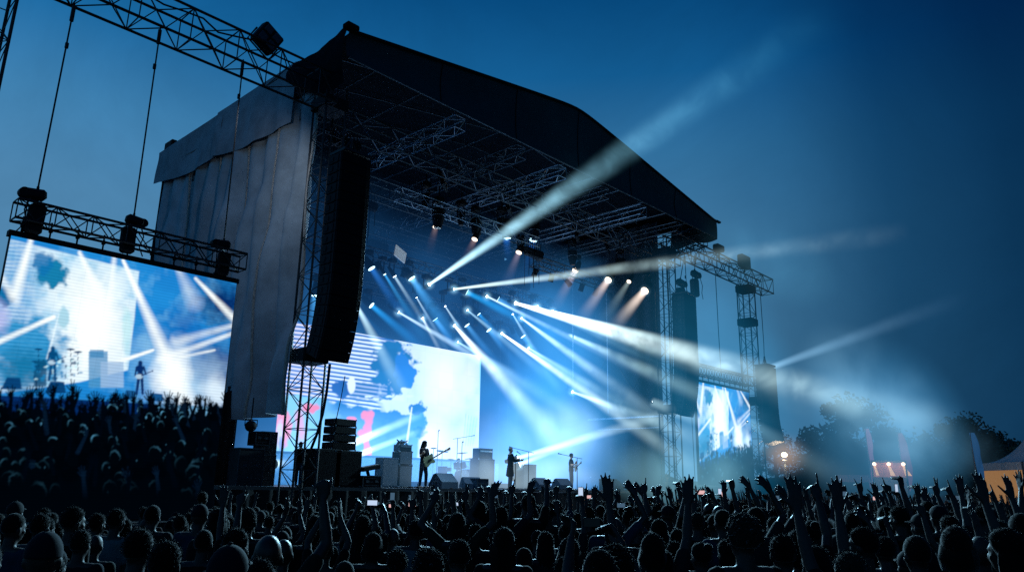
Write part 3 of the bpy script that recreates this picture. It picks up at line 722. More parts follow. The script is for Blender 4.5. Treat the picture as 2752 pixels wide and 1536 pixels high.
def wall_picture(X, Y):
    """Abstract film on the main wall behind the band: striped white cloud left, white right half, coral figures low."""
    p = Paint(X, Y); n1 = fbm(X*.02, Y*.02, 31); n2 = fbm(X*.06, Y*.06, 35); p.fill((224,236,246))
    p.mix(np.clip((n1-.4)*3,0,1)*.5, (190,215,238)); p.mix(p.blob(1115,960,70,120,.8,.2,36,.03), (253,253,253)); p.mix(p.blob(1090,1110,60,70,.7,.2,37,.03), (255,255,255))
    p.mix(p.blob(1180,960,30,50,.7,.3,38,.05)*.6, (250,238,228)); p.mix(p.blob(1190,1080,22,60,.7,.3,39,.05)*.55, (170,228,238))
    for k in range(5): p.mix(p.seg(1172+k*7,1040+k*3,1165+k*6,1120,1.2,1.2)[0]*.4, (120,200,215))
    slope = Y-.14*(X-800); ph = slope*.62
    stripe = np.clip(np.sin(ph)*2.2+.55,0,1)
    region = np.clip((1008+.17*(X-800)-Y+8*(n2-.5))/6,0,1)*np.clip((968-X+50*(n1-.5)+(Y<885)*34)/14,0,1)
    p.mix(region, (24,84,158)); p.mix(region*stripe*np.clip((990-X)/50+.2,0,1), (236,243,252)); p.mix(region*stripe*np.clip((850-X)/60,0,1)*.4, (235,195,235))
    p.mix(p.blob(985,925,52,66,.22,.75,41,.045), (10,92,140)); p.mix(p.blob(968,900,36,36,.3,.8,42,.05), (6,84,128)); p.mix(p.blob(1018,930,28,46,.25,.9,43,.06), (26,104,186))
    p.mix(p.blob(925,985,62,24,.4,.8,44,.06)*(.55+.45*(1-stripe)), (16,78,138)); p.mix(p.blob(858,975,24,27,.2,.4,45,.08), (20,44,120)); p.mix(p.blob(884,968,11,24,.2,.1), (240,245,255)); p.mix(p.blob(864,972,9,20,.3), (10,34,100))
    for k in range(7): p.mix(p.blob(930+k*17,996+(k%3)*6,12,3.4,.4,.9,60+k,.1), (226,240,250))
    low = np.clip((Y-(1002+.17*(X-800)+20*(n2-.5)))/5,0,1)*np.clip((1058-X+14*(n1-.5))/8,0,1)
    p.mix(low, (104,160,206)); p.mix(low*np.clip(1-(Y-1012-.1*(X-800))/46,0,1)*np.clip((X-790)/60,0,1), (34,92,146)); p.mix(low*p.blob(985,1070,80,66,.8,.3,47)*.75, (46,108,168)); p.mix(low*np.clip((850-X)/70,0,1)*.8, (150,214,236)); p.mix(low*p.blob(840,1090,40,60,.9,.3,57)*.7, (170,222,242))
    p.mix(p.blob(1053,1060,22,46,.2,.45,48,.08), (66,140,180)); p.mix(p.blob(1050,1028,22,18,.25,.6,49,.1), (22,84,138)); p.mix(p.blob(1056,1086,14,16,.3,.7,58,.15)*.8, (34,110,160)); p.mix(p.seg(1036,1024,1024,1110,2.2,4,.6)[0], (236,240,250)); p.mix(p.blob(1076,1110,22,44,.8)*.7, (255,255,255)); p.mix(p.blob(1044,1108,10,9,.3,.3,59,.1)*.8, (90,160,195))
    coral = (255,112,106)
    for b in ((917,1043,11,12),(934,1041,9,12),(928,1052,12,22),(924,1078,12,22),(910,1088,13,10),(921,1104,8,24),(925,1135,11,26),(884,1051,13,5),(893,1056,6,8),(1000,1146,8,20),(994,1152,6,12)): p.mix(p.blob(*b,.28,.25,50,.12), coral)
    p.mix(p.blob(712,1080,24,56,.25,.4,52,.05), (250,146,156)); p.mix(p.blob(704,1090,11,40,.4,.4,53,.08), (222,212,240)); p.mix(p.blob(782,1026,22,15,.3,.5,54,.08), coral); p.mix(p.blob(708,1118,9,26,.4,.5,55,.08)*.8, (110,130,205)); p.mix(p.blob(755,1060,16,50,.5,.5,61,.08)*.8, (250,150,160))
    p.mix(np.clip((X-1206)/2,0,1), (120,210,220)); p.mix(low*np.clip((Y-1150)/30,0,1)*.5,(160,205,230))
    return np.clip(p.c,0,1)
def screen_picture(name, parent, x0, x1, z0, z1, Y, nx, nz, pic, strength, remap=None, lines=0):
    xs = np.linspace(x0,x1,nx+1); zs = np.linspace(z0,z1,nz+1); XX, ZZ = np.meshgrid(xs, zs)
    P = np.stack([XX, np.full_like(XX,Y), ZZ], -1) - np.array(CAM)
    q = P@np.array(F); px = (1376+FOC*(P@np.array(RT))/q)/K; py = (768-FOC*(P@np.array(UP))/q)/K
    if remap: px, py = remap(px, py, (XX-x0)/(x1-x0), (ZZ-z0)/(z1-z0))
    C3 = pic(px, py)
    for _ in range(1):
        q_ = np.pad(C3, ((1,1),(1,1),(0,0)), 'edge'); C3 = (q_[:-2,1:-1]+q_[2:,1:-1]+q_[1:-1,:-2]+q_[1:-1,2:]+2*C3)/6
    C3 = (C3*np.array([.96,1.0,1.0])).reshape(-1,3)
    jj, ii = np.mgrid[0:nz+1,0:nx+1]; seam = 1-.05*((ii % 30 == 0)|(jj % 30 == 0)); tile = 1+.05*(np.random.default_rng(4).random((nz//30+2,nx//30+2))[jj//30, ii//30]-.5); C3 = C3*(seam*tile).reshape(-1,1)
    if lines: C3 = C3*(1-.10*((np.arange(nz+1)//2)%2))[:,None].repeat(nx+1,1).reshape(-1,1)
    me = bpy.data.meshes.new(name); V = np.stack([XX,np.full_like(XX,Y),ZZ],-1).reshape(-1,3).astype(np.float32)
    idx = np.arange((nz+1)*(nx+1)).reshape(nz+1,nx+1); Fq = np.stack([idx[:-1,:-1],idx[:-1,1:],idx[1:,1:],idx[1:,:-1]],-1).reshape(-1,4)
    me.vertices.add(len(V)); me.vertices.foreach_set('co', V.ravel()); me.loops.add(Fq.size); me.loops.foreach_set('vertex_index', Fq.ravel().astype(np.int32))
    me.polygons.add(len(Fq)); me.polygons.foreach_set('loop_start', np.arange(0,Fq.size,4,dtype=np.int32)); me.update(calc_edges=True)
    a = me.color_attributes.new('picture','FLOAT_COLOR','POINT'); a.data.foreach_set('color', np.concatenate([C3,np.ones((len(C3),1))],1).astype(np.float32).ravel())
    me.materials.append(vcol_emit(name+'_light', strength)); me.validate(); return put(name, me, parent)
def video_screen(label, x0, x1, z0, z1, Y, nx, nz, pic, s, cat='video screen', **kw):
    t = thing('video_screen', label, cat); 
    b = MB(); b.box((x0-.012,Y+.012,z0-.03),(x1+.012,Y+.16,z1+.02)); b.build('panel_housing', M['cab'], t)
    f = MB(); f.box((x0-.06,Y-.02,z1+.003),(x1+.06,Y+.2,z1+.14))
    for x in np.arange(x0+.2,x1,.62): f.tube((x,Y+.05,z1+.1),(x,Y+.05,z1+.55),.022); f.cbox((x,Y+.05,z1+.34),(.09,.09,.12),bev=.02)
    f.build('hanging_bar', M['cab'], t)
    screen_picture('screen_picture', t, x0, x1, z0, z1, Y, nx, nz, pic, s, **kw); return t
sl, sr = atY(15,580,-1), atY(595,716,-1)
ZS = 7.68
video_screen('big video screen at the left showing the band and raised hands, nearest the camera', 4.40, sr.x, 1.1, ZS, -1, 300, 330, live_picture, 1.18, lines=1)
truss('screen_truss', 'black truss with chain hoists above the left video screen', 'truss', (4.36,-1,8.33),(sr.x+.12,-1,8.33), .45, .48, .42, M['steel'], 'trusses over the side screens', .035, .018)
x0r = atY(1752,980,-1).x; x1r = atY(1885,1000,-1).x
def rm(px, py, u, v):
    return 5+u*588, 582+.235*(5+u*588) + (1-v)*(1238-720)
video_screen('smaller video screen far right beyond the stage showing the band', x0r, x1r, 2.3, ZS, -1, 110, 120, live_picture, 1.1, remap=rm)
truss('screen_truss', 'hazy truss above the far right video screen', 'truss', (x0r-.1,-1,8.35),(x1r+.2,-1,8.35), .45, .55, .42, M['steel'], 'trusses over the side screens', .035, .018)
mb = MB(); mb.box((4.1,-.9,0),(10.5,-.2,1.0)); tag(mb.build('black_plinth', M['drape']), 'low black base under the left video screen', 'platform')
mb = MB(); mb.box((x0r-.3,-.9,0),(x1r+.6,-.2,2.2)); tag(mb.build('black_plinth', M['drape']), 'dark base under the far right video screen', 'platform')
video_screen('huge video wall behind the band, striped on the left and white on the right', 18.8, 32.1, 3.45, 9.66, 11, 360, 190, wall_picture, .98, lines=0)

# ================================================================== STAGE LIGHTS
def rim(n, r): return [(math.cos(2*PI*i/n)*r, math.sin(2*PI*i/n)*r) for i in range(n)]
def cone_mesh(name, r0, r1, L, m_):
    mb = MB(); mb.tube((0,0,0),(0,0,L),r0,r1,n=20); return mb.mesh(name, [m_])
nb_ = [0]
lamp_spots = []
HEADM = {}
def head_mesh(r, kind):
    key = (round(r,2), kind)
    if key not in HEADM:
        hl = .5 if r >= .07 else .08
        a = MB(); a.tube((0,0,-.012),(0,0,-.32*hl),r*1.12,r*1.2,n=16); a.tube((0,0,-.32*hl),(0,0,-hl-r*(hl > .1)),r*1.2,r*.75,n=16); HEADM[key] = a.mesh('lamp_head', [M['cab']])
    return HEADM[key]
def fixture(label, sp, sY, ep, eY, r0, r1, col, col2, strength, lens='lens', power=1.2, noise_amt=.5, edge=1.5, lr=None, group='moving lights in the stage rig', zflip=False, sr_=.02, nscale=.5, start=None, end=None, ext=1.0):
    S = start if start is not None else atY(*sp, sY); E_ = end if end is not None else atY(*ep, eY); d = (E_-S)*ext; L = d.length
    t = thing('moving_light', label, 'stage light', group, tuple(S)); lr = lr or r0
    mtx = look(d).to_4x4()
    h = put('lamp_head', head_mesh(lr, 0), t); h.matrix_local = mtx
    lm = MB(); lm.tube((0,0,-.01),(0,0,.005),lr,lr,n=20); l = lm.build('lens', M[lens], h)
    c = d.normalized()*(-.25-lr*.4); sgn = 1 if not zflip else -1
    if strength > .8 and lr >= .06:
        g_ = MB(); gr = .34+lr*1.3; g_.ell((0,0,0),(gr,gr,gr),nu=14,nv=10); gl = g_.build('lens_glow', GLOW, t)
    yk = MB(); q = Vector(c)
    pass
    if lr < .045: q = Vector((0,0,-.06)); sgn = .1
    yk.path([q+Vector((-lr*1.5,0,0)), q+Vector((-lr*1.5,0,.42*sgn)), q+Vector((lr*1.5,0,.42*sgn)), q+Vector((lr*1.5,0,0))], .035, 5)
    yk.cbox(q+Vector((0,0,.55*sgn)),((.34,.34,.2) if lr >= .045 else (.06,.06,.06)),bev=.02); yk.build('yoke', M['cab'], t)
    if strength:
        bm_ = beam_mat('beam_haze', col, col2, strength, r0, r1, L, power, noise_amt, edge, nscale, sr_)
        b = put('light_beam', cone_mesh('light_beam', r0, r1, L, bm_), t); b.matrix_local = mtx
    return t
W1, W2 = (.75,.95,1.0), (.30,.62,.72); BL, BD = (.12,.50,1.0), (.01,.20,.75); GR = (.62,.85,.86); WM = (.95,.72,.60)
# (label, start px, Y, end px, Y, r0, r1, col, col2, strength, kwargs)
GLOW = haze_mat('lens_glow_haze', (.35,.75,1), 2.2, (.46,.46,.46), 0, 0, .5, .5, 'ell', contrast=.2, thr=.8, pw=5)
FX = [
 ('moving light throwing the tall beam up over the roof into the sky', (1080,715),7,(1500,430),-3, .09,1.5,(.6,.9,1.0),(.03,.33,.52),2.4,dict(power=1.0,noise_amt=.6,edge=2.3,ext=2.05,nscale=.8)),
 ('moving light throwing a long flat beam right past the roof corner', (1142,727),7,(1680,660),-2.6, .07,.85,(.72,.95,.92),(.30,.46,.52),1.5,dict(power=.75,noise_amt=.65,edge=1.5,ext=2.0,nscale=.7)),
 ('moving light with the brightest white beam sweeping down to the right', (1297,762),7,(1700,880),-2.8, .10,1.25,(.92,1,.98),(.38,.60,.62),3.6,dict(power=.6,noise_amt=.7,edge=1.7,ext=2.15,nscale=.6)),
 ('moving light whose beam joins the brightest beam from above', (1390,782),7,(1700,862),-2.8, .06,.62,(.85,1,.95),(.3,.5,.55),1.9,dict(power=.8,edge=2,ext=1.7)),
 ('moving light with a thin white beam crossing toward the right tower', (1225,745),7,(1650,955),-2.6, .07,.45,(.6,.8,1),(.22,.42,.6),1.25,dict(power=.8,edge=2,ext=1.15)),
 ('round blue light left of the thin crossing beam', (1175,735),7.2,(1560,925),2, .16,1.0,(.01,.38,.85),(.005,.22,.7),.85,dict(lens='lens_blue',power=.8)),
 ('round pale light right of the thin crossing beam', (1253,752),7.2,(1420,850),5, .17,.5,BL,BD,.6,dict(lens='lens_blue')),
 ('moving light with a white beam falling onto the smoke behind the singer', (1143,818),9,(1445,1160),2, .08,1.15,(.92,1,.98),(.45,.72,.9),2.3,dict(power=.35,noise_amt=.5,edge=2)),
 ('moving light with a white beam falling toward the right stage edge', (1262,838),9,(1650,1110),-2.6, .07,.65,(.92,1,1),(.38,.58,.60),2.9,dict(power=.7,noise_amt=.5,edge=2,ext=1.22)),
 ('moving light with a long faint beam from above the video wall', (1003,785),9,(1580,1120),1, .07,.8,(.7,.9,1),(.15,.36,.55),1.2,dict(power=.8,edge=2)),
 ('moving light with a thin beam dropping to the video wall edge', (993,695),7,(1112,880),6, .09,.30,(.5,.75,.9),(.3,.5,.6),.8,dict(power=.4)),
 ('small moving light low beside the pale round lamp', (1063,800),9,(1108,885),8, .08,.2,(.9,1,1),(.6,.8,.9),1.0,dict(power=.4)),
 ('large round white light between the two leftmost lamps', (1036,700),7,(1175,900),5, .19,.85,(.12,.5,1.0),(.02,.35,.9),.95,dict(lens='lens_blue',power=.7)),
 ('oval pale light leftmost of the upper row', (935,675),7,(1070,880),5, .18,.6,(.03,.22,.8),(.01,.16,.6),.55,dict(lens='lens_blue',power=.7)),
 ('round light leftmost of the lower row beside the speaker column', (935,768),9,(1120,925),6, .17,.6,(.02,.4,.95),(.01,.25,.8),.8,dict(lens='lens_blue',power=.7)),
 ('moving light half hidden by the speaker column with a wide pale beam', (893,760),8,(1015,990),5, .10,.60,(.6,.85,.95),(.45,.68,.62),1.25,dict(power=.35,noise_amt=.3)),
 ('hidden blue light behind the speaker column', (885,765),8.5,(1020,900),7, .10,.4,(.03,.3,.8),(.01,.2,.6),.4,dict(lens='lens_blue')),
 ('round pale light second in the lower row', (1095,803),9,(1185,925),8, .17,.45,BL,BD,.75,dict(lens='lens_blue',power=.8)),
 ('round pale light third in the lower row', (1175,818),9,(1290,965),7, .17,.5,BL,BD,.62,dict(lens='lens_blue',power=.8)),
 ('round pale light fourth in the lower row', (1230,830),9,(1330,955),7, .17,.5,BL,BD,.6,dict(lens='lens_blue',power=.8)),
 ('round pale light last in the lower row', (1316,846),9,(1420,985),7, .17,.5,BL,BD,.55,dict(lens='lens_blue',power=.8)),
 ('narrow light between the thin crossing beam and the brightest beam', (1352,770),7,(1660,915),-1, .06,.6,(.5,.8,.95),(.1,.34,.5),.9,dict(power=.7,edge=2,ext=1.15)),
 ('faint light whose beam lands between the singer and the guitarist', (1176,780),8,(1520,1060),1, .06,.75,(.4,.7,.9),(.12,.34,.5),.85,dict(power=.5,edge=2)),
 ('light low in the rear row with a broad smoky beam to the stage edge', (1330,875),9,(1700,1105),-1, .07,1.1,(.5,.75,.8),(.2,.4,.45),1.1,dict(power=.6,edge=2,noise_amt=.7,ext=1.2)),
 ('light behind the brightest beam sending a second parallel shaft', (1345,772),7,(1700,905),-2.6, .06,.75,(.7,.9,.9),(.26,.46,.5),1.2,dict(power=.8,edge=2,noise_amt=.6,ext=1.8)),
 ('blue light deep in the stage between the round lamps', (1205,790),9,(1330,930),7, .12,.7,(.02,.35,.9),(.01,.2,.6),.7,dict(lens='lens_blue')),
 ('narrow blue light left of the large round white light', (968,690),7,(1098,900),5, .07,.45,(.05,.4,.9),(.02,.3,.7),.8,dict(lens='lens_blue')),
 ('narrow white light under the large round white light', (1048,748),8,(1140,905),7, .05,.32,(.6,.85,1),(.2,.5,.8),.9,dict(power=.7,edge=2)),
 ('thin light falling across the right half of the video wall', (1120,770),8,(1262,985),5, .05,.45,(.6,.85,1),(.2,.5,.75),.9,dict(power=.7,edge=2)),
 ('thin cyan light right of the last pale round lamp', (1368,860),9,(1560,1085),4, .05,.6,(.4,.8,.95),(.1,.4,.6),.85,dict(power=.6,edge=2)),
 ('thin light fanning steeply above the guitarist', (1290,790),8,(1440,1040),3, .05,.55,(.5,.8,1),(.12,.42,.7),.8,dict(power=.6,edge=2)),
 ('blue light at the far right of the upper row', (1440,800),7,(1620,985),3, .10,.8,(.04,.42,.85),(.02,.3,.6),.8,dict(lens='lens_blue',power=.8)),
 ('light with a broad pale beam landing at the foot of the right tower', (1312,800),8,(1640,1040),-1, .06,.85,(.7,.92,1),(.25,.45,.55),1.5,dict(power=.6,edge=1.8,noise_amt=.7,ext=1.25)),
 ('light whose greenish beam runs under the brightest beam', (1402,828),8,(1760,990),-3, .06,.95,(.6,.88,.88),(.24,.42,.46),1.3,dict(power=.6,edge=1.8,noise_amt=.75,ext=1.35)),
 ('low light sending a wide smoky beam over the heads to the right', (1440,985),6,(1830,1128),-4, .08,1.0,(.6,.82,.88),(.2,.36,.42),1.15,dict(power=.6,edge=1.8,noise_amt=.75,ext=1.3)),
 ('light right of the video wall with a faint beam to the guitarist', (1152,860),9,(1420,1015),4, .06,.7,(.5,.8,.95),(.15,.42,.62),1.1,dict(power=.6,edge=2,noise_amt=.6)),
 ('dim warm spotlight hanging leftmost under the front lighting bar', (1096,572),2.6,(1075,650),2.6, .13,.40,(.5,.30,.24),(.05,.06,.08),.4,dict(lens='lens_warm',power=1.2,edge=1)),
 ('dim warm spotlight hanging second under the front lighting bar', (1194,602),2.6,(1158,680),2.6, .14,.42,(.6,.36,.3),(.06,.08,.1),.42,dict(lens='lens_warm',power=1.2,edge=1)),
 ('warm spotlight hanging beside the blue downlight', (1305,635),2.8,(1262,740),2.8, .15,.5,(.5,.36,.42),(.08,.12,.2),.4,dict(lens='lens_warm',power=.8,edge=1)),
 ('warm spotlight under the roof left of the long flat beam', (1447,680),3.2,(1378,808),3, .17,.6,(.7,.48,.42),(.15,.2,.28),.6,dict(lens='lens_warm',power=.8,edge=1)),
 ('warm spotlight right of the long flat beam', (1530,704),1.8,(1440,832),1.6, .19,.65,(.85,.62,.5),(.2,.25,.32),.9,dict(lens='lens_warm',power=.8,edge=1)),
 ('faint spotlight between the two brightest warm spotlights', (1582,708),1.2,(1490,850),1.2, .12,.7,(.35,.45,.42),(.1,.2,.28),.4,dict(lens='lens_warm',power=.6,edge=1)),
 ('brightest warm spotlight at the right of the stage', (1622,731),.3,(1536,830),.3, .21,.6,(1.0,.74,.58),(.4,.38,.36),1.15,dict(lens='lens_warm',power=.6,edge=1)),
 ('blue downlight under the front lighting bar', (1274,600),2.8,(1279,662),2.8, .22,.3,(.02,.25,1.0),(.01,.12,.6),.5,dict(lens='lens_blue',power=.7,edge=1)),
 ('blue downlight right of the tall beam', (1341,604),3.0,(1318,700),3.0, .2,.4,(.01,.16,.8),(.01,.06,.3),.45,dict(lens='lens_blue',power=.9,edge=1)),
]
for (lb, sp, sY, ep, eY, r0, r1, c1, c2, s_, kw) in FX:
    fixture(lb, sp, sY, ep, eY, r0, r1, c1, c2, s_, **kw)
# floor lights on the stage
fixture('floor light behind the subwoofers, upper of two pale beams', (868,1122),1.2,(1062,1040),4.5, .16,.30,(.85,1,1),(.35,.6,.7),1.4,power=.5,edge=1.2,zflip=True,group='floor lights on the stage')
fixture('floor light behind the subwoofers, lower of two pale beams', (868,1156),1.2,(1058,1082),4.5, .13,.22,(.85,1,1),(.35,.6,.7),1.4,power=.6,edge=1.2,zflip=True,group='floor lights on the stage')
fixture('floor light behind the singer, long beam rising to the right', (1300,1152),3.5,(1900,975),-2.0, .12,.75,(.7,.88,1),(.3,.48,.52),1.1,power=.8,edge=1.3,zflip=True,group='floor lights on the stage')
fixture('floor light beside the singer, shorter beam rising to the right', (1306,1168),3.3,(1520,1078),1, .12,.4,(.85,.95,1),(.3,.5,.7),1.1,power=.8,zflip=True,group='floor lights on the stage')
fixture('warm bright floor lamp shining in the left stage wing', (690,1166),3,(742,1158),3.4, .16,.26,(1,.98,.8),(.3,.5,.6),1.2,lens='lens',power=1,zflip=True,group='floor lights on the stage',sr_=.08)
fixture('small light glowing behind the lattice tower', (793,744),7,(778,905),7, .16,.5,(.1,.5,1),(.05,.3,.8),.6,lens='lens_blue')
# right of the stage: faint beams in drifting smoke
fixture('faint light beyond the right tower raking into the evening sky', (1935,925),4,(2440,742),-4, .3,1.6,(.18,.33,.45),(.03,.07,.13),.62,power=.9,noise_amt=.3,lr=.035,group='far lights right of the stage')
fixture('faint low light sending a beam under the far video screen', (1640,1010),-.5,(2160,1215),-6, .3,1.3,(.30,.46,.5),(.16,.26,.3),.55,power=.5,noise_amt=.5,lr=.035)
fixture('low light beyond the far video screen with a broad grey beam', (1880,1060),-2.5,(2160,1222),-8, .35,1.2,(.16,.3,.36),(.08,.15,.2),.6,power=.5,noise_amt=.4,lr=.035,group='far lights right of the stage')
# unlit moving heads and blinders over the front bar
truss('lighting_truss', 'front lighting truss with lamps hanging under the stage roof', 'truss', (18.6,2.6,13.95),(27.5,2.6,13.95), .5,.5,.55, M['alu'], 'lighting trusses in the stage', .03,.014)
truss('lighting_truss', 'second lighting truss farther right under the stage roof', 'truss', (27.9,3.1,13.2),(36.2,3.1,13.2), .5,.5,.55, M['alu_dim'], 'lighting trusses in the stage', .03,.014)
truss('lighting_truss', 'upper truss of the rear lamp row', 'truss', (17.5,7.3,12.75),(35.5,7.3,12.75), .5,.5,.55, M['alu_dim'], 'lighting trusses in the stage', .03,.014)
truss('lighting_truss', 'lower truss of the rear lamp row above the video wall', 'truss', (17.5,9.6,11.75),(36,9.6,11.75), .5,.5,.55, M['alu_dim'], 'lighting trusses in the stage', .03,.014)
def blinder(label, px, py, Y, sc_=1.0, tilt=.5):
    t = thing('blinder_light', label, 'blinder light', 'lamp panels tilted over the front bar', tuple(atY(px,py,Y))); t.rotation_euler = (-.35, .28, tilt); t.scale = (sc_,)*3
    a = MB(); a.cbox((0,0,0),(.62,.16,1.25),bev=.03); a.build('panel', M['cab'], t)
    for i in range(2):
        for j in range(5):
            l = MB(); l.cyl((-.15+i*.3,-.085,-.48+j*.24),(-.15+i*.3,-.10,-.48+j*.24),.085,12); q = l.build('lamp', M['alu_dim'], t)
            l = MB(); l.cyl((-.15+i*.3,-.1,-.48+j*.24),(-.15+i*.3,-.108,-.48+j*.24),.028,8); l.build('led', M['led_dim'], q)
for i,(x,y,Yb,lb) in enumerate(((1112,448,2.2,'dark ten lamp panel at the left end of the front lighting truss'),(1275,512,2.2,'dark ten lamp panel just left of the tall beam'),(1445,580,2.6,'dark ten lamp panel just right of the tall beam'),(1523,612,2.6,'dark ten lamp panel nearest the right roof corner'))): blinder(lb, x, y, Yb, 1.0)
LAB = ['largest hanging lamp under the left end of the front lighting truss','small hanging lamp beside the largest hanging lamp','hanging lamp in the middle of the front lighting truss','unlit hanging lamp where the tall beam passes','unlit hanging lamp right of the tall beam','unlit hanging lamp under the second lighting truss','unlit lamp at the far end of the second lighting truss','unlit hanging lamp left end under the roof truss','unlit lamp nearest the right roof corner']
for i,(x,y,Yb,r) in enumerate(((1103,538,2.5,.27),(1160,545,2.6,.17),(1196,560,2.6,.22),(1262,560,2.7,.22),(1345,575,2.8,.24),(1440,640,3,.24),(1560,660,1.5,.24),(1070,500,2.6,.16),(1625,690,.3,.2))):
    S = atY(x,y,Yb); t = thing('hanging_lamp', LAB[i], 'stage light', 'unlit lamps hanging under the roof', tuple(S))
    a = MB(); a.tube((0,0,.2),(0,0,-.1),r*1.05,r*1.1,n=16); a.tube((0,0,-.1),(0,0,-.62*r/.25),r*1.1,r*.62,n=16); a.build('lamp_head', M['cab'], t)
    a = MB(); a.path([(-r*1.3,0,0),(-r*1.3,0,.5),(r*1.3,0,.5),(r*1.3,0,0)], .03, 5); a.cbox((0,0,.66),(.4,.36,.26),bev=.05); a.tube((0,0,.7),(0,0,1.2),.03); a.build('yoke', M['cab'], t)
    a = MB(); a.path([(math.cos(k)*r*1.12, math.sin(k)*r*1.12,-.1) for k in np.linspace(0,2*PI,13)], .012, 4); a.build('rim', M['alu'], t)
# rows of dark units on the rear lighting trusses
def par_mesh():
    a = MB(); a.tube((0,0,.1),(0,0,-.3),.12,.15,n=12); a.path([(-.18,0,-.1),(-.18,0,.25),(.18,0,.25),(.18,0,-.1)], .02, 4); return a.mesh('par_lamp', [M['cab']])
pm = par_mesh()
for Yb, z, xs, w_ in ((7.3,12.4,np.arange(18,35,1.7),'upper'),(9.6,11.4,np.arange(18,35.5,1.55),'lower'),(3.1,12.8,np.arange(28.3,36,1.3),'second front')):
    for i, x in enumerate(xs):
        o = put('par_lamp', pm, None, (x, Yb+.2, z)); o.rotation_euler = (.5*math.sin(i*2.3),.4*math.cos(i*1.7),0); tag(o, 'small unlit can lamp on the %s rear lighting truss' % w_ if w_ != 'second front' else 'small unlit can lamp on the second front lighting truss', 'stage light', 'unlit can lamps on the %s lighting truss' % w_)
pn = MB(); pn.cbox((0,0,0),(.9,.05,.55)); q = pn.build('white_sign', mat('pale_sign', (.5,.52,.52), .6, emis=(.5,.55,.55), es=.25)); q.location = atY(1007,639,6); q.rotation_euler = (0,.2,.3); tag(q, 'small pale panel hanging above the upper lamp row', 'panel')

# ---- haze in the stage house and smoke drifting out to the right
def haze_box(name, label, lo, hi, m_):
    c = [(a+b)/2 for a,b in zip(lo,hi)]; h = [(b-a)/2 for a,b in zip(lo,hi)]
    mb = MB(); mb.box([-k for k in h], h); o = mb.build(name, m_, None, False, c); return tag(o, label, 'haze', kind='stuff')
def haze_ell(name, label, c, r, m_, rot=None):
    mb = MB(); mb.ell((0,0,0), [k*.999 for k in r], nu=24, nv=14); o = mb.build(name, m_, None, False, c)
    if rot: o.rotation_euler = rot
    return tag(o, label, 'haze', kind='stuff')
haze_box('stage_haze', 'blue glowing haze filling the back of the stage', (12.9,3.6,1.95),(35.3,10.9,15.2),
    haze_mat('blue_haze', (.030,.20,.52), .34, None, -7.0, 8.6, .16, .25, xfade=(-14,6,.35), col2=(.010,.09,.34)))
haze_ell('stage_smoke', 'blue haze in the right wing of the stage', (31.6,3.4,6.6), (4.6,3.6,8.5), haze_mat('wing_haze', (.03,.22,.50), .24, (4.6,3.6,8.5), 0,0, .28, .2, 'ell', thr=-.3, col2=(.004,.12,.42)))
haze_ell('stage_smoke', 'white smoke glowing behind the singer', tuple(atY(1370,1130,4.5)), (6.5,2.6,3.0), haze_mat('white_smoke', (.30,.48,.78), .24, (6.5,2.6,3.0), 0,0, .45, .15, 'ell'))
haze_ell('stage_smoke', 'bright smoke where the white beam lands', tuple(atY(1425,1070,3.5)), (2.6,1.6,1.7), haze_mat('bright_smoke', (.6,.85,1), .26, (2.6,1.6,1.7), 0,0, .5, .15, 'ell'))
haze_ell('stage_smoke', 'low smoke on the stage floor around the singer', tuple(atY(1290,1195,1.9)), (7.0,1.2,1.1), haze_mat('floor_smoke', (.5,.66,.74), .36, (7.0,1.2,1.1), 0,0, .6, .15, 'ell'))
haze_ell('stage_smoke', 'pale smoke over the drum kit', tuple(atY(1165,1180,5)), (5,1.6,2.0), haze_mat('drum_smoke', (.4,.55,.8), .05, (5,1.6,2.0), 0,0, .5, .15, 'ell'))
haze_ell('stage_smoke', 'grey smoke low at the right stage edge', tuple(atY(1720,1195,-1.5)), (8,1.8,1.9), haze_mat('edge_smoke', (.20,.42,.48), .24, (8,1.8,1.9), 0,0, .4, .15, 'ell'))
haze_ell('stage_smoke', 'thin blue haze over the front of the stage', (24.5,1.6,4.2), (12,1.7,5.5), haze_mat('front_haze', (.05,.30,.60), .04, (12,1.7,5.5), 0,0, .25, .2, 'ell', thr=-.3))
haze_ell('stage_smoke', 'added pale glowing haze in front of the rear riser', (24,8.2,3.2), (11,1.8,2.2), haze_mat('riser_haze', (.22,.44,.68), .12, (11,1.8,2.2), 0,0, .35, .2, 'ell', thr=-.3))  # glow added to lighten the riser behind it
haze_ell('stage_smoke', 'blue smoke hanging in front of the right tower and far screen', tuple(atY(1800,1010,-3)), (11,1.8,8.5), haze_mat('tower_smoke', (.012,.18,.36), .15, (11,1.8,8.5), 0,0, .2, .2, 'ell', thr=-.4))
haze_ell('drifting_smoke', 'broad smoke trail drifting right below the flat beam', tuple(atY(2210,1030,-9)), (7.5,3,2.3), haze_mat('trail_smoke', (.13,.27,.37), .24, (7.5,3,2.3), 0,0, .38, .15, 'ell', contrast=4, thr=-1.5), rot=(0,.42,0))
haze_ell('drifting_smoke', 'thin smoke near the dark trees', tuple(atY(2390,1110,-8)), (9,3,1.5), haze_mat('tree_smoke', (.05,.13,.21), .08, (9,3,1.5), 0,0, .4, .15, 'ell'), rot=(0,.25,0))
haze_ell('drifting_smoke', 'pale smoke puff in the sky right of the roof', tuple(atY(1950,660,-5)), (8,2.5,2.6), haze_mat('sky_smoke', (.05,.17,.25), .14, (8,2.5,2.6), 0,0, .25, .2, 'ell', contrast=4, thr=-1.6, pw=2))

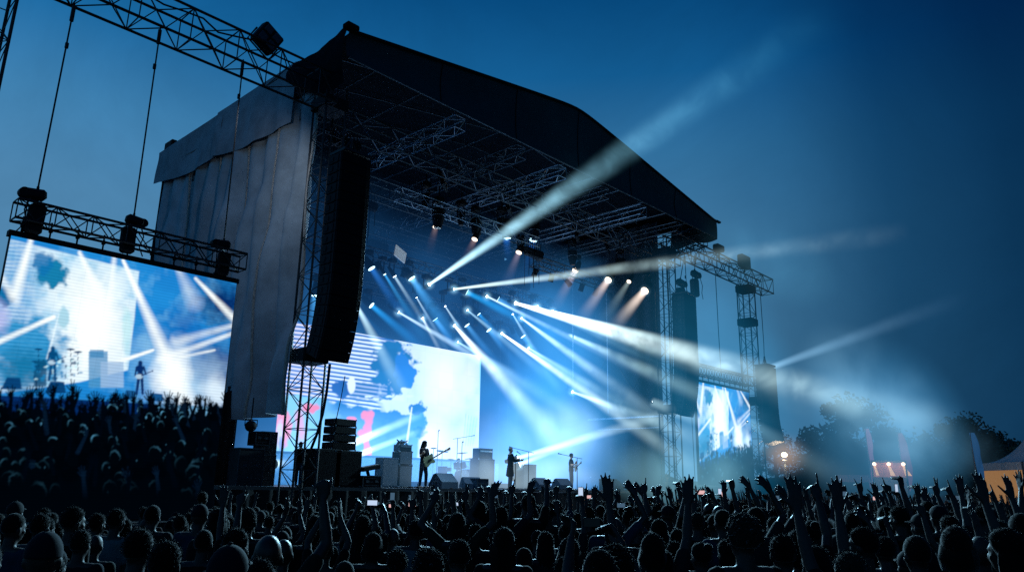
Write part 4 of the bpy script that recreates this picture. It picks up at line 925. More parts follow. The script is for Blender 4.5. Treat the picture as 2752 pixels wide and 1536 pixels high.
# beam spots sit at lit units; wash, crowd and curtain spots are added light
def spot(name, loc, tgt, power, col, size, r=.15, blend=.6):
    ld = bpy.data.lights.new(name, 'SPOT'); ld.energy = power; ld.color = col; ld.spot_size = math.radians(size); ld.shadow_soft_size = r; ld.spot_blend = blend
    o = put(name, ld); o.location = loc; d = Vector(tgt)-Vector(loc); o.rotation_euler = d.to_track_quat('-Z','Y').to_euler(); return o
spot('added_wash_spot', (21.5,-2.2,13.5), (20.5,1,2.6), 2600, (.45,.72,1), 42)  # added front light to brighten the players
spot('added_wash_spot', (26,-2.2,13.5), (26.5,1.5,2.6), 2600, (.5,.75,1), 38)
spot('added_crowd_spot', (22,-1,11.5), (3,-16,1.5), 24000, (.35,.74,1), 70)  # added to give the crowd a rim of light
spot('added_crowd_spot', (31,-1,11.0), (12,-13,1.5), 28000, (.4,.78,1), 80)
spot('added_curtain_spot', (9.8,-1.7,13.0), (12.7,6,9), 130, (.75,.86,1), 120)  # unseen lamp added to bring out the curtain folds
spot('added_wash_spot', (19,8.9,11), (19,1,3), 1500, (.2,.6,1), 80)
spot('added_wash_spot', (24,4,10), (24,10.5,3), 900, (.4,.8,1), 110)
spot('beam_spot', atY(1297,762,6.8), atY(1900,1300,-12), 3600, (.5,.8,1), 60)
spot('beam_spot', atY(1080,715,6.8), (8,-14,1), 2600, (.45,.75,1), 75)
spot('beam_spot', atY(1143,818,8.8), atY(1420,1150,2.5), 2600, (.7,.9,1), 30)
spot('beam_spot', atY(1036,700,6.8), (20,2,2), 2200, (.25,.6,1), 50)
spot('beam_spot', atY(1622,731,.2), (26,2,2), 500, (1,.8,.6), 50)
spot('beam_spot', (28,8.8,11), (26,-16,1), 2600, (.35,.7,1), 70)
spot('added_wash_spot', (24,2.4,13.6), (22,1.2,2.5), 700, (.5,.7,1), 55)
spot('added_wash_spot', (25,1.5,8), (25,1.5,15.8), 330, (.3,.6,1), 120, r=.6)  # unseen uplight added to brighten the roof trusses
spot('added_wash_spot', (20,.5,6), (18,1.5,15.8), 80, (.35,.65,1), 110, r=.6)
# ================================================================== PEOPLE
V = Vector
def hand_caps(mb, w, d, palm, side, curl, spread=1.0, s=1.0):
    """five fingered hand: w wrist, d finger direction, palm = palm normal, curl = five bend values (index..little, thumb)."""
    d = V(d).normalized(); palm = V(palm); palm = (palm-d*palm.dot(d)).normalized(); lat = d.cross(palm).normalized()*side   # lat points to the thumb side
    k0 = w + d*.015*s
    for i, off in enumerate((.026,.009,-.009,-.026)):
        kn = w + d*(.088-.006*abs(i-1))*s + lat*off*s
        mb.capsule(w + lat*off*.6*s + d*.01, kn, .015*s, .0125*s, 8)
        ang = (.17,.05,-.08,-.22)[i]*spread; c = curl[i]; L3 = [(.042,.026,.022),(.046,.029,.023),(.043,.027,.022),(.034,.021,.019)][i]
        cur = (d*math.cos(ang)+lat*math.sin(ang)).normalized(); p = kn; ba = .12+c*.4; r = (.0108,.0108,.0104,.0095)[i]*s
        for j, l in enumerate(L3):
            a = (c*1.35, c*1.6, c*1.0)[j] + .06
            cur = (cur*math.cos(a)+palm*math.sin(a)).normalized(); q = p+cur*l*s; mb.capsule(p, q, r, r*.88, 8); p = q; r *= .88
    mb.cbox(w+d*.048*s, (.062*s,.024*s,.075*s), Matrix((lat, palm, d)).transposed(), bev=.01*s)
    t0 = w + d*.022*s + lat*.026*s; a = .75 - .5*curl[4]
    cur = (d*math.cos(a)+lat*math.sin(a)+palm*.25).normalized(); p = t0; r = .013*s
    for l in (.040,.032,.026):
        q = p+cur*l*s; mb.capsule(p, q, r, r*.85, 8); p = q; r *= .86; cur = (cur*math.cos(.15)+d*math.sin(.15)+palm*(.1+.5*curl[4])).normalized()
OPEN = (.02,.0,.03,.08,.0); RELAX = (.3,.35,.4,.45,.35); POINT = (.0,1.0,1.05,1.1,.9); HORNS = (.0,1.05,1.05,.0,.8); FIST = (1.05,1.1,1.1,1.1,.8); VEE = (.0,.0,1.05,1.05,.9); GRIP = (.75,.8,.85,.9,.6)
def arm_caps(mb, sleeve, sh, side, u, f, hd, palm, curl, spread=1.0, build=1.0, cuff=.6):
    el = sh + V(u).normalized()*.29; wr = el + V(f).normalized()*.255
    mb.capsule(sh, el, .047*build, .036*build); mb.capsule(el, el+(wr-el)*.35, .037*build, .038*build); mb.capsule(el+(wr-el)*.3, wr, .037*build, .0235)
    if hd is not None: hand_caps(mb, wr, hd, palm, side, curl, spread, 1.13)
    if sleeve is not None:
        k = cuff
        if k <= 1: sleeve.capsule(sh, sh+(el-sh)*k, .064*build, .056*build)
        else:
            sleeve.capsule(sh, el, .064*build, .054*build); sleeve.capsule(el, el+(wr-el)*(k-1), .054*build, .043*build)
    return wr
def head_caps(mb, c, mtx, build=1.0):
    def P(x,y,z): return c + mtx @ V((x,y,z))
    mb.ell(P(0,-.012,.02), (.076,.094,.100), mtx); mb.ell(P(0,.012,-.045), (.060,.072,.075), mtx)      # cranium, face
    mb.ell(P(0,.045,-.085), (.034,.032,.028), mtx)                                                   # chin
    mb.capsule(P(0,.083,.0), P(0,.100,-.032), .010, .014, 8); mb.ell(P(0,.093,-.036), (.017,.014,.010), mtx)       # nose
    mb.ell(P(0,.083,-.062), (.024,.010,.008), mtx); mb.ell(P(0,.080,.016), (.052,.014,.011), mtx)                  # lips, brow
    for sx_ in (-1,1):
        mb.ell(P(.077*sx_,-.012,-.018), (.011,.020,.032), mtx); mb.ell(P(.040*sx_,.055,-.03), (.022,.024,.022), mtx)
def person_meshes(key, arms, legs='stand', turn=0.0, nod=0.0, build=1.0, vox=.0095, cuff=.6, lean=0.0, female=False, coat=False, twist=0.0):
    """one continuous body mesh plus shirt and trousers; faces +Y, stands on z = 0, 1.75 m tall"""
    b, sh, tr = MB(), MB(), MB()
    sw = .185 if not female else .16
    neck = V((0,lean*1.0-.01,1.475)); chest = V((0,lean*.7,1.27)); waist = V((0,lean*.3,1.06)); pel = V((0,0,.93)); hc = V((0,lean*1.15+.01,1.625))
    b.ell(chest, (.155*build,.105*build,.20)); b.ell(waist, (.135*build,.095*build,.16)); b.ell(pel, (.15*build,.11*build,.13))
    b.capsule(neck+V((-sw*.75,0,-.055)), neck+V((sw*.75,0,-.055)), .062*build, .062*build); b.capsule(neck+V((0,-.005,-.05)), hc+V((0,-.01,-.06)), .060*build, .052)
    sh.ell(chest+V((0,0,-.01)), (.172*build,.124*build,.225)); sh.ell(waist, (.155*build,.116*build,.18)); sh.ell(pel+V((0,0,.02)), (.167*build,.125*build,.11)); sh.capsule(neck+V((-sw*.78,0,-.065)), neck+V((sw*.78,0,-.065)), .068*build, .068*build)
    mtx = Matrix.Rotation(turn,3,'Z') @ Matrix.Rotation(nod,3,'X'); head_caps(b, hc, mtx)
    wr = []
    for side, a in zip((-1,1), arms):
        s0 = V((side*sw, lean, 1.42)); 
        if a['u'][2] > .3: s0 = s0 + V((-.01*side, 0, .035))
        # a['side']: thumb side sign so that the thumb lies toward the head for palms facing forward
        wr.append(arm_caps(b, sh, s0, a.get('ts', -side if a['palm'][1] > 0 else side), a['u'], a['f'], a['h'], a['palm'], a['c'], a.get('sp',1.0), build, cuff))
    L = {'stand': ((-.10,0,.02),(.10,0,.02)), 'step': ((-.12,.10,-.05),(.13,-.08,.04)), 'wide': ((-.17,.02,.03),(.17,0,.03))}[legs]
    for side, (lx, ly, _) in zip((-1,1), L):
        hip = V((side*.085,0,.90)); kn = V((lx*.95, ly*.5+.015, .49)); an = V((lx, ly-.01, .085)); toe = V((lx*1.15, ly+.15, .035))
        b.capsule(hip, kn, .078*build, .052*build); b.capsule(kn, kn+(an-kn)*.4, .052*build, .050*build); b.capsule(kn+(an-kn)*.35, an, .050*build, .034); b.capsule(an+V((0,-.04,-.045)), toe, .040, .036)
        tr.capsule(hip, kn, .092*build, .068*build); tr.capsule(kn, an+V((0,0,.03)), .068*build, .056)
    tr.ell(pel+V((0,0,-.02)), (.160*build,.122*build,.115))
    if coat:
        for k in range(5): z = .95-.09*k; sh.ell(V((0,-.01,z)), (.175+.012*k,.13+.012*k,.10))
    skin = M['skin']
    return dict(body=remesh(b, key+'_body', vox, skin, 2), shirt=remesh(sh, key+'_shirt', .019, M['shirt_black'], 4), trousers=remesh(tr, key+'_trousers', .022, M['denim'], 3), hc=hc, mtx=mtx, wr=wr)
def hair_mesh(style, seed=1):
    rs = random.Random(seed); mb = MB(); o = V((rs.random()*9, rs.random()*9, 0))
    amp = {'short':.035,'long':.05,'curly':.16,'bun':.03,'buzz':.015,'cap':.0,'beanie':.03,'bob':.05}[style]; k_ = {'short':1.05,'long':1.10,'curly':1.24,'bun':1.06,'buzz':1.02,'cap':1.07,'beanie':1.08,'bob':1.10}[style]
    def fn(p):
        n = mnoise.noise(p*3.2+o)*amp + mnoise.noise(p*9+o)*amp*.6
        return k_+n
    def shell(p):
        return fn(p)
    # scalp shell, open at the face
    nu, nv = 36, 22; vs = []; grid_ = {}
    for j in range(nv+1):
        for i in range(nu):
            th = 2*PI*i/nu; face = max(0, math.sin(th)); zmin = {'long':-.95,'bob':-.9,'cap':-.1,'beanie':-.15,'buzz':-.55,'short':-.6,'curly':-.62,'bun':-.5}[style]
            lim = zmin*(1-face**.6) + (.50 if style != 'cap' else .35)*face**.6 if th < PI else zmin
            ph = (math.acos(max(-1,min(1,lim))))*j/nv; p = V((math.sin(ph)*math.cos(th), math.sin(ph)*math.sin(th), math.cos(ph)))
            k = shell(p); tp = 0 if style in ('cap','beanie') else max(0,(j/nv-.72)/.28)**1.5; k = k*(1-tp)+.985*tp; vs.append(V((p.x*.079*k, p.y*.098*k-.012, p.z*.103*k+.02)))
    fs = [(j*nu+i, (j+1)*nu+i, (j+1)*nu+(i+1)%nu, j*nu+(i+1)%nu) for j in range(nv) for i in range(nu)]
    inner = [v*.93 + V((0,-.001,.001)) for v in vs]; n0 = len(vs)
    fs += [(n0+f[3], n0+f[2], n0+f[1], n0+f[0]) for f in fs] + [(nv*nu+i, nv*nu+(i+1)%nu, n0+nv*nu+(i+1)%nu, n0+nv*nu+i)[::-1] for i in range(nu)]
    mb.add(vs+inner, fs)
    if style == 'long':
        for i in range(26):
            a = PI + PI*i/25; x = math.cos(a)*.078; y = math.sin(a)*.088-.012; l = .20+.08*rs.random()
            mb.path([(x*.9,y*.9,.02),(x*1.05,y*1.06,-.06),(x*1.12,y*1.0-.006,-.14),(x*1.05+rs.uniform(-.01,.01),y*.95-.01,-l)], [.017,.02,.018,.006], 6)
    if style == 'bob':
        for i in range(30):
            a = PI*.92 + PI*1.16*i/29; x = math.cos(a)*.082; y = math.sin(a)*.09-.012
            mb.path([(x*.9,y*.9,.02),(x*1.08,y*1.08,-.05),(x*1.06,y*1.0,-.115)], [.018,.021,.010], 6)
    if style == 'bun': mb.ell((0,-.105,.085), (.042,.038,.040), fn=lambda p: 1+.12*mnoise.noise(p*4+o))
    if style == 'cap':
        b = []; 
        for i in range(13):
            a = PI*.12+PI*.76*i/12; b.append((math.cos(a)*.086, math.sin(a)*.105-.012, .058))
        for i in range(13):
            a = PI*.12+PI*.76*i/12; b.append((math.cos(a)*.080, math.sin(a)*.185-.02, .046))
        n_ = len(b); b += [(x,y,z-.006) for x,y,z in b]
        fs = [(i,i+1,14+i,13+i) for i in range(12)] + [(n_+13+i,n_+14+i,n_+i+1,n_+i) for i in range(12)] + [(13+i,14+i,n_+14+i,n_+13+i) for i in range(12)]
        mb.add(b, fs); mb.ell((0,-.012,.135), (.010,.010,.006))
    if style not in ('cap','beanie'):            # loose strands that catch the light at the outline
        cnt = {'curly':1600,'long':1200,'short':1500,'bob':1000,'bun':900,'buzz':900}[style]; ln = {'curly':.026,'long':.018,'short':.019,'bob':.015,'bun':.014,'buzz':.007}[style]
        for i in range(cnt):
            p = V((rs.gauss(0,1),rs.gauss(0,1),rs.gauss(0,1)+.4)).normalized()
            if p.z < -.4 or (p.y > .3 and p.z < .35): continue
            k = shell(p); q = V((p.x*.079*k, p.y*.098*k-.012, p.z*.103*k+.02)); t = p.orthogonal().normalized(); t = (Matrix.Rotation(rs.random()*6.3,3,p) @ t)
            e = q + (p*.7+t*.8).normalized()*ln*(.5+rs.random()); wv = p.cross(t)*.0017
            mb.add([q-wv,q+wv,e], [(0,1,2)])
    if style in ('short','curly','long','bob'):      # tufts that break the outline
        for i in range({'short':16,'curly':120,'long':14,'bob':10}[style]):
            p = V((rs.gauss(0,1),rs.gauss(0,1)-.2,rs.gauss(0,1)+.5)).normalized()
            if p.z < -.35 or (p.y > .35 and p.z < .4): continue
            k = shell(p)*.97; q = V((p.x*.079*k, p.y*.098*k-.012, p.z*.103*k+.02)); t = Matrix.Rotation(rs.random()*6.3,3,p) @ p.orthogonal().normalized(); r = {'short':.0075,'curly':.011,'long':.008,'bob':.008}[style]*rs.uniform(.6,1.3)
            mb.path([q-p*.004, q+p*r*.7+t*r*.5, q+p*r*.8+t*r*1.7], [r, r*.75, r*.15], 5)
    return mb.mesh('hair_'+style, [M['hair_dark']], True)
HAIR = {s: [hair_mesh(s, i+3) for i in range(2 if s in ('short','long','curly') else 1)] for s in ('short','long','curly','bun','buzz','cap','beanie','bob')}
def with_mat(me, m_, cache={}):
    k = (me.name, m_.name)
    if k not in cache:
        c = me.copy(); c.materials.clear(); c.materials.append(m_); cache[k] = c
    return cache[k]
DOWN = dict(u=(.12,0,-1), f=(.05,.18,-1), h=(0,.2,-1), palm=(1,0,0), c=RELAX)
def mirror(a): 
    b = dict(a)
    for k in ('u','f','h','palm'):
        if b[k] is not None: b[k] = (-b[k][0], b[k][1], b[k][2])
    return b
def arm(side, u, f, h, palm, c, sp=1.0, **kw):   # u etc. written for the right arm (+X); mirrored for the left
    a = dict(u=u, f=f, h=h, palm=palm, c=c, sp=sp, **kw); return a if side > 0 else mirror(a)
dn = lambda s: arm(s,(.14,0,-1),(.04,.22,-1),(0,.25,-1),(-1,0,0),RELAX)
up_open = lambda s, x=.25, y=.25: arm(s,(x,y+.1,1),(x*.3,y,1),(x*.1,.05,1),(0,1,.05),OPEN,1.05)
HALF = (.15,.25,.3,.4,.1); LOOSE = (.35,.2,.25,.5,.15)
POSES = {
 'wave': (dn(-1), arm(1,(.75,.15,.75),(-.35,.25,1),(-.55,.2,.8),(-.2,1,.1),HALF,1.2)),
 'reach': (dn(-1), arm(1,(.2,.75,.75),(.05,.75,1),(.1,.9,.6),(0,.3,-1),LOOSE,1.1)),
 'bent_pair': (arm(-1,(.7,.2,.55),(-.5,.3,1),(-.2,.5,.9),(.3,1,0),LOOSE,1.0), arm(1,(.6,.3,.7),(-.1,.1,1),(.25,.15,1),(0,1,.1),HALF,1.3)),
 'idle': (dn(-1), dn(1)),
 'idle_b': (arm(-1,(.25,.1,-1),(-.2,.9,.1),(-.5,.8,.1),(0,-.2,1),RELAX), dn(1)),
 'right_open': (dn(-1), up_open(1)),
 'left_open': (up_open(-1,.15,.3), dn(1)),
 'both_open': (up_open(-1,.35,.2), up_open(1,.35,.2)),
 'point': (dn(-1), arm(1,(.3,.35,1),(-.05,.3,1),(-.1,.25,1),(0,1,-.1),POINT)),
 'horns': (dn(-1), arm(1,(.3,.3,.9),(.0,.15,1),(0,.1,1),(0,1,0),HORNS,1.4)),
 'fist': (dn(-1), arm(1,(.5,.3,.8),(-.15,.15,1),(-.1,0,1),(0,1,0),FIST)),
 'two_fists': (arm(-1,(.5,.3,.8),(.1,.2,1),(0,.1,1),(0,1,0),POINT), arm(1,(.45,.35,.85),(-.2,.2,1),(-.1,.1,1),(0,1,0),VEE,1.6)),
 'phone': (arm(-1,(.15,.75,.35),(-.28,.55,.9),(-.4,.5,.7),(.5,.2,.1),GRIP), arm(1,(.15,.75,.35),(-.28,.55,.9),(-.4,.5,.7),(-.5,.2,.1),GRIP)),
 'phone_high': (dn(-1), arm(1,(.15,.45,1),(-.12,.25,1),(-.1,.2,1),(-.7,.6,0),GRIP)),
 'clap': (arm(-1,(.15,.5,.8),(-.45,.2,1),(-.1,.1,1),(.9,.2,0),OPEN), arm(1,(.15,.5,.8),(-.45,.2,1),(-.1,.1,1),(-.9,.2,0),OPEN)),
}
PM = {}
for k_, (l_, r_) in POSES.items():
    PM[k_] = person_meshes(k_, (l_, r_), build=random.uniform(.96,1.06), vox=.0095 if k_ not in ('idle','idle_b') else .014, female=k_ in ('horns','left_open','clap'))
POSE_WORD = {'wave':'waving a bent arm','reach':'reaching forward','bent_pair':'both arms bent up','idle':'arms down','idle_b':'one arm bent','right_open':'right hand raised open','left_open':'left hand raised open','both_open':'both hands raised','point':'pointing upward','horns':'making a horns sign','fist':'fist raised','two_fists':'fingers pointed up','phone':'holding a phone up','phone_high':'phone held high','clap':'clapping overhead'}
TOP = {}
for k_, d_ in PM.items():
    co = np.empty(len(d_['body'].vertices)*3); d_['body'].vertices.foreach_get('co', co); TOP[k_] = co.reshape(-1,3)[:,2].max()
HAIRC = {'short':'short-haired','long':'long-haired','curly':'curly-haired','bun':'bun-haired','buzz':'close-cropped','cap':'cap-wearing','beanie':'beanie-wearing','bob':'bob-haired',None:'bald'}
PEOPLE = []
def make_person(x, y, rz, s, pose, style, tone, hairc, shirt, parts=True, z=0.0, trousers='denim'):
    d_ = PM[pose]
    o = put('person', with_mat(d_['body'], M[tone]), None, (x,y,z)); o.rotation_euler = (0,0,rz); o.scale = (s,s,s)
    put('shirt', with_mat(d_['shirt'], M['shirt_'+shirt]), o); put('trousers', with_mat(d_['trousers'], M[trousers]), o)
    if style:
        hm_ = HAIR[style][int(abs(x*7+y*3)) % len(HAIR[style])]
        h = put('hair' if style not in ('cap','beanie') else style, with_mat(hm_, M[hairc] if style not in ('cap','beanie') else M['shirt_'+random.choice(['black','grey','navy'])]), o)
        h.matrix_local = Matrix.Translation(d_['hc']) @ d_['mtx'].to_4x4()
    return o
STAGE_C = V((24,3,0))
def face_to(x, y, jitter=.25, tgt=STAGE_C):
    return -math.atan2(tgt.x-x, tgt.y-y) + random.uniform(-jitter, jitter)
rp = random.Random(21)
def horizon_y(xd): return (1277+xd*K*.0186)/K
taken = []
def add_person(px, ytop, D, pose, style='rnd', shirt='rnd', hand_at_top=True, jit=.3):
    """px, ytop: where the top of the figure (hand or head) is surveyed; D metres from the lens"""
    p = atD(px, ytop, D); base = TOP[pose]; s = p.z/base
    s = max(.87, min(1.14, s))
    style = rp.choice(['short']*7+['long']*4+['curly']+['bun','buzz','buzz','buzz','cap','cap','beanie','bob','bob',None]) if style == 'rnd' else style
    shirt = rp.choice(['black']*6+['navy']*3+['grey']*2+['blue','green','red']) if shirt == 'rnd' else shirt
    tone = rp.choice(['skin']*5+['skin_dark']); hc_ = rp.choice(['hair_dark']*4+['hair_brown']*2+['hair_fair'])
    # shift so that the raised hand, not the feet, stands under the surveyed point
    rz = face_to(p.x, p.y, jit); x, y = p.x, p.y
    if TOP[pose] > 1.9:
        off = Matrix.Rotation(rz,3,'Z') @ V((PMX[pose][0]*s, PMX[pose][1]*s, 0)); x -= off.x; y -= off.y
    o = make_person(x, y, rz, s, pose, style, tone, hc_, shirt)
    taken.append((x,y)); PEOPLE.append(dict(o=o, D=math.hypot(x, y-CAM.y), pose=pose, style=style, shirt=shirt, s=s)); return o
PMX = {}
for k_, d_ in PM.items():
    co = np.empty(len(d_['body'].vertices)*3); d_['body'].vertices.foreach_get('co', co); co = co.reshape(-1,3); PMX[k_] = co[co[:,2].argmax()][:2]
# ---- heads one can pick out in the photograph: (px, top of head, head width) on the 2752 px original
HEADS = [(42,1380,57),(13,1400,33),(126,1433,98),(113,1382,53),(201,1364,57),(316,1369,49,'short','white'),(413,1358,48),(467,1387,36,None,'grey'),(378,1424,84),(449,1457,97),(540,1356,50),(588,1369,55,'long','grey'),(637,1422,80),(668,1366,57),(763,1448,73,None,'black'),
 (619,1470,120),(700,1506,112),(849,1388,57),(827,1355,40),(546,1322,30),(221,1426,60),(44,1349,44),(967,1397,52,'short','white'),(1004,1434,64,'bob','black'),(1043,1378,41),(1067,1359,35),(1105,1357,31),(1153,1364,33),(1118,1399,54,'short','white'),
 (1068,1491,66,'curly','navy'),(1151,1487,93),(1177,1395,43),(1226,1394,43),(1234,1452,80,'short','black'),(1246,1347,35),(1279,1409,54),(1300,1461,50),(1355,1421,72,'long','black'),(1347,1366,39),(1398,1349,33),(1431,1362,41,'cap','black'),(1473,1353,43),(1444,1425,49),
 (1530,1448,74,'bob','blue'),(1516,1498,78),(1580,1362,43),(1611,1483,112),(1652,1390,58),(1646,1421,58),(1747,1461,66),(1770,1397,54),(1778,1479,78),(1873,1378,47),(1941,1370,53,'buzz','blue'),(1996,1394,86,'curly','black'),(2044,1366,41),(2081,1390,49),(2101,1439,80),
 (2207,1349,45,'cap','black'),(2379,1362,45),(2317,1419,73,'short','red'),(2375,1443,61,'short','blue'),(2472,1382,49),(2566,1419,80),(2700,1425,80),(2289,1378,45),(1820,1423,53),(1812,1455,61),(2639,1361,41),(2250,1440,70),(2460,1440,76),(2180,1400,60),(2630,1440,70),(2520,1360,44),(2740,1380,60)]
for h_ in HEADS:
    x, y, w_ = h_[:3]; D = .195*2100/w_*1.13
    add_person(x/K, y/K, D, rp.choice(['idle','idle','idle_b']), *(h_[3:] if len(h_) > 3 else ()), jit=.45 if x < 2200 else .7)
# ---- raised hands: (px, tip y, distance, pose)
ARMS = [(1473,1270,8.5,'right_open'),(1626,1268,6.0,'both_open'),(1252,1296,8,'horns'),(1313,1303,8.5,'left_open'),(1341,1289,6.6,'two_fists'),(1383,1286,8.2,'point'),(1435,1287,8,'both_open'),(1503,1303,10,'fist'),(1530,1304,12,'right_open'),(1562,1305,11,'left_open'),(1577,1297,12,'point'),(1600,1301,12,'right_open'),
 (1687,1286,7.2,'right_open'),(1708,1292,9,'left_open'),(1735,1282,8.4,'point'),(1773,1300,10,'two_fists'),(1795,1303,12,'both_open'),(1824,1291,9,'fist'),(1850,1284,8,'left_open'),(1869,1300,11,'clap'),(1941,1288,9,'two_fists'),(2040,1274,7.0,'right_open'),(1969,1286,11,'fist'),(1994,1276,12,'left_open'),
 (2122,1270,5.0,'left_open'),(2193,1270,6.5,'point'),(2248,1276,5.6,'right_open'),(2315,1280,9,'horns'),(2345,1292,12,'both_open'),(2415,1276,8,'fist'),(2450,1295,10,'right_open'),(2509,1280,9,'horns'),(2545,1288,11,'point'),(2578,1272,8,'right_open'),(2623,1262,6.4,'left_open'),(2700,1272,7,'left_open'),(2735,1260,9,'clap'),
 (601,1300,8.0,'left_open'),(663,1302,7.6,'point'),(774,1333,9,'clap'),(892,1282,5.0,'fist'),(870,1330,7.5,'clap'),(960,1336,9,'phone'),(1000,1325,9.5,'right_open'),(1052,1340,10,'phone_high'),(1120,1322,9,'horns'),(1190,1325,10,'clap'),(1215,1322,11,'both_open'),(1850,1310,9,'phone'),(1640,1345,8,'phone'),(1530,1380,5.2,'phone'),(1160,1338,10,'phone_high'),(1080,1345,12,'phone'),(2230,1312,11,'phone'),(2400,1318,11,'phone_high'),(830,1345,11,'right_open'),(985,1343,13,'phone'),(1030,1350,14,'phone'),(1100,1350,15,'phone_high'),(1205,1345,14,'phone'),(1330,1335,14,'phone_high'),(1560,1325,14,'phone'),(1705,1322,13,'phone'),(1930,1325,14,'phone_high'),(2060,1325,13,'phone'),(2330,1328,14,'phone'),(2560,1325,13,'phone'),(1410,1318,12,'left_open'),(1480,1315,14,'both_open'),(1660,1310,13,'two_fists'),(1900,1305,13,'right_open'),(2090,1300,12,'left_open'),(2160,1305,13,'both_open'),(2270,1302,14,'fist'),(1755,1305,15,'left_open'),(2005,1304,15,'both_open'),(2370,1302,14,'point'),(2480,1304,13,'both_open'),(2600,1305,12,'clap'),(2660,1300,11,'point'),(1240,1330,13,'point'),(1290,1322,14,'left_open'),(1360,1316,15,'right_open')]
PHONES = []
rq = random.Random(5); ALT = {'both_open':['both_open','bent_pair'],'left_open':['left_open','wave','reach'],'right_open':['right_open','wave','reach'],'point':['point'],'clap':['clap','bent_pair'],'horns':['horns','two_fists'],'fist':['fist','wave'],'two_fists':['two_fists','bent_pair']}
for x, y, D, ps in ARMS:
    if 6.5 < D <= 10 and x > 1200: D *= 1.28
    ps = rq.choice(ALT.get(ps,[ps])) if D > 6.5 else ps
    o = add_person(x/K, y/K, D, ps)
    if ps.startswith('phone'): PHONES.append((o, ps))
# ---- the rest of the crowd, filling the field between them up to 300
cand = []
for gy in np.arange(-20.5, -3.2, .70):
    for gx in np.arange(-4, 46, .66):
        x = gx+rp.uniform(-.2,.2)+(int(gy*10)%2)*.35; y = gy+rp.uniform(-.2,.2); D = math.hypot(x, y-CAM.y)
        az_ = math.degrees(math.atan2(x, y-CAM.y))-46.72
        if abs(az_) > 36.5 or D < 5.2 or y > -7.2-1.5*math.sin(x*.5) and x < 27: continue
        if any((x-a)**2+(y-b)**2 < .22 for a,b in taken): continue
        cand.append((D, x, y)); taken.append((x,y))
cand.sort(); n_ind = 300-len(PEOPLE)
for D, x, y in cand[:n_ind]:
    az_ = math.degrees(math.atan2(x, y-CAM.y))-46.72
    ps = rp.choice(['idle']*10+['idle_b']*3+(['right_open','left_open','both_open','point','fist','horns','two_fists','phone_high','wave','wave','reach','bent_pair'] if az_ > 0 and D > 7.5 else []))
    st = rp.choice(['short']*7+['long']*4+['curly']+['bun','buzz','buzz','buzz','cap','cap','beanie','bob','bob',None]); shc = rp.choice(['black']*6+['navy']*3+['grey']*2+['blue','green','red'])
    s = rp.uniform(.87,.975)
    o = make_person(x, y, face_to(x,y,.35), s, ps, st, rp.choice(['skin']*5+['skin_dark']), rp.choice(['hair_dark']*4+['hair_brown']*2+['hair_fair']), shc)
    PEOPLE.append(dict(o=o, D=D, pose=ps, style=st, shirt=shc, s=s))
    if ps == 'phone_high': PHONES.append((o, ps))
# ---- the far part of the audience as one mass
far = MB(); far.cur = 0
protos = {}
def decimated(me, r):
    o = put('tmp', me); d = o.modifiers.new('d','DECIMATE'); d.ratio = r; dg = bpy.context.evaluated_depsgraph_get(); dg.update(); m2 = bpy.data.meshes.new_from_object(o.evaluated_get(dg)); bpy.data.objects.remove(o)
    vs = np.empty(len(m2.vertices)*3); m2.vertices.foreach_get('co', vs); fs = [tuple(p.vertices) for p in m2.polygons]; bpy.data.meshes.remove(m2); return vs.reshape(-1,3), fs
for k_ in ('idle','right_open','left_open','both_open','point','clap'):
    b_ = decimated(PM[k_]['body'], .035); s_ = decimated(PM[k_]['shirt'], .12); h_ = decimated(HAIR['short'][0], .3)
    h_ = (h_[0]+np.array(PM[k_]['hc']), h_[1]); protos[k_] = (b_, s_, h_)
pts = list(cand[n_ind:])
for gy in np.arange(-20, 30, 1.05):
    for gx in np.arange(28, 92, 1.05):
        pts.append((0, gx+rp.uniform(-.3,.3), gy+rp.uniform(-.3,.3)))
AV = []; AF = []; AM = []; nb2 = 0
for D, x, y in pts:
    az_ = math.degrees(math.atan2(x, y-CAM.y))-46.72
    if abs(az_) > 36.5: continue
    if y > -3.4 and x < 46: continue
    if D == 0 and any(abs(x-q[1]) < .5 and abs(y-q[2]) < .5 for q in cand[-400:]): continue
    ps = rp.choice(['idle']*(24 if az_ < 12 else 12)+['right_open','left_open','both_open','point','clap']); a = face_to(x,y,.3); s = rp.uniform(.86,.97)
    Rm = np.array(Matrix.Rotation(a,3,'Z'))*s; sm = rp.choice([1,1,1,2,3])
    for (vs, fs), mi_ in zip(protos[ps], (0, sm, 4)):
        AV.append(vs@Rm.T+np.array((x,y,0))); AF += [tuple(nb2+i for i in f) for f in fs]; AM += [mi_]*len(fs); nb2 += len(vs)
me = bpy.data.meshes.new('crowd'); me.from_pydata(np.concatenate(AV), [], AF)
for k_ in ('skin','shirt_black','shirt_navy','shirt_grey','hair_dark'): me.materials.append(M[k_])
me.polygons.foreach_set('material_index', AM); me.update()
tag(put('distant_crowd', me), 'far mass of the audience filling the field behind the nearer people', 'crowd', kind='stuff')

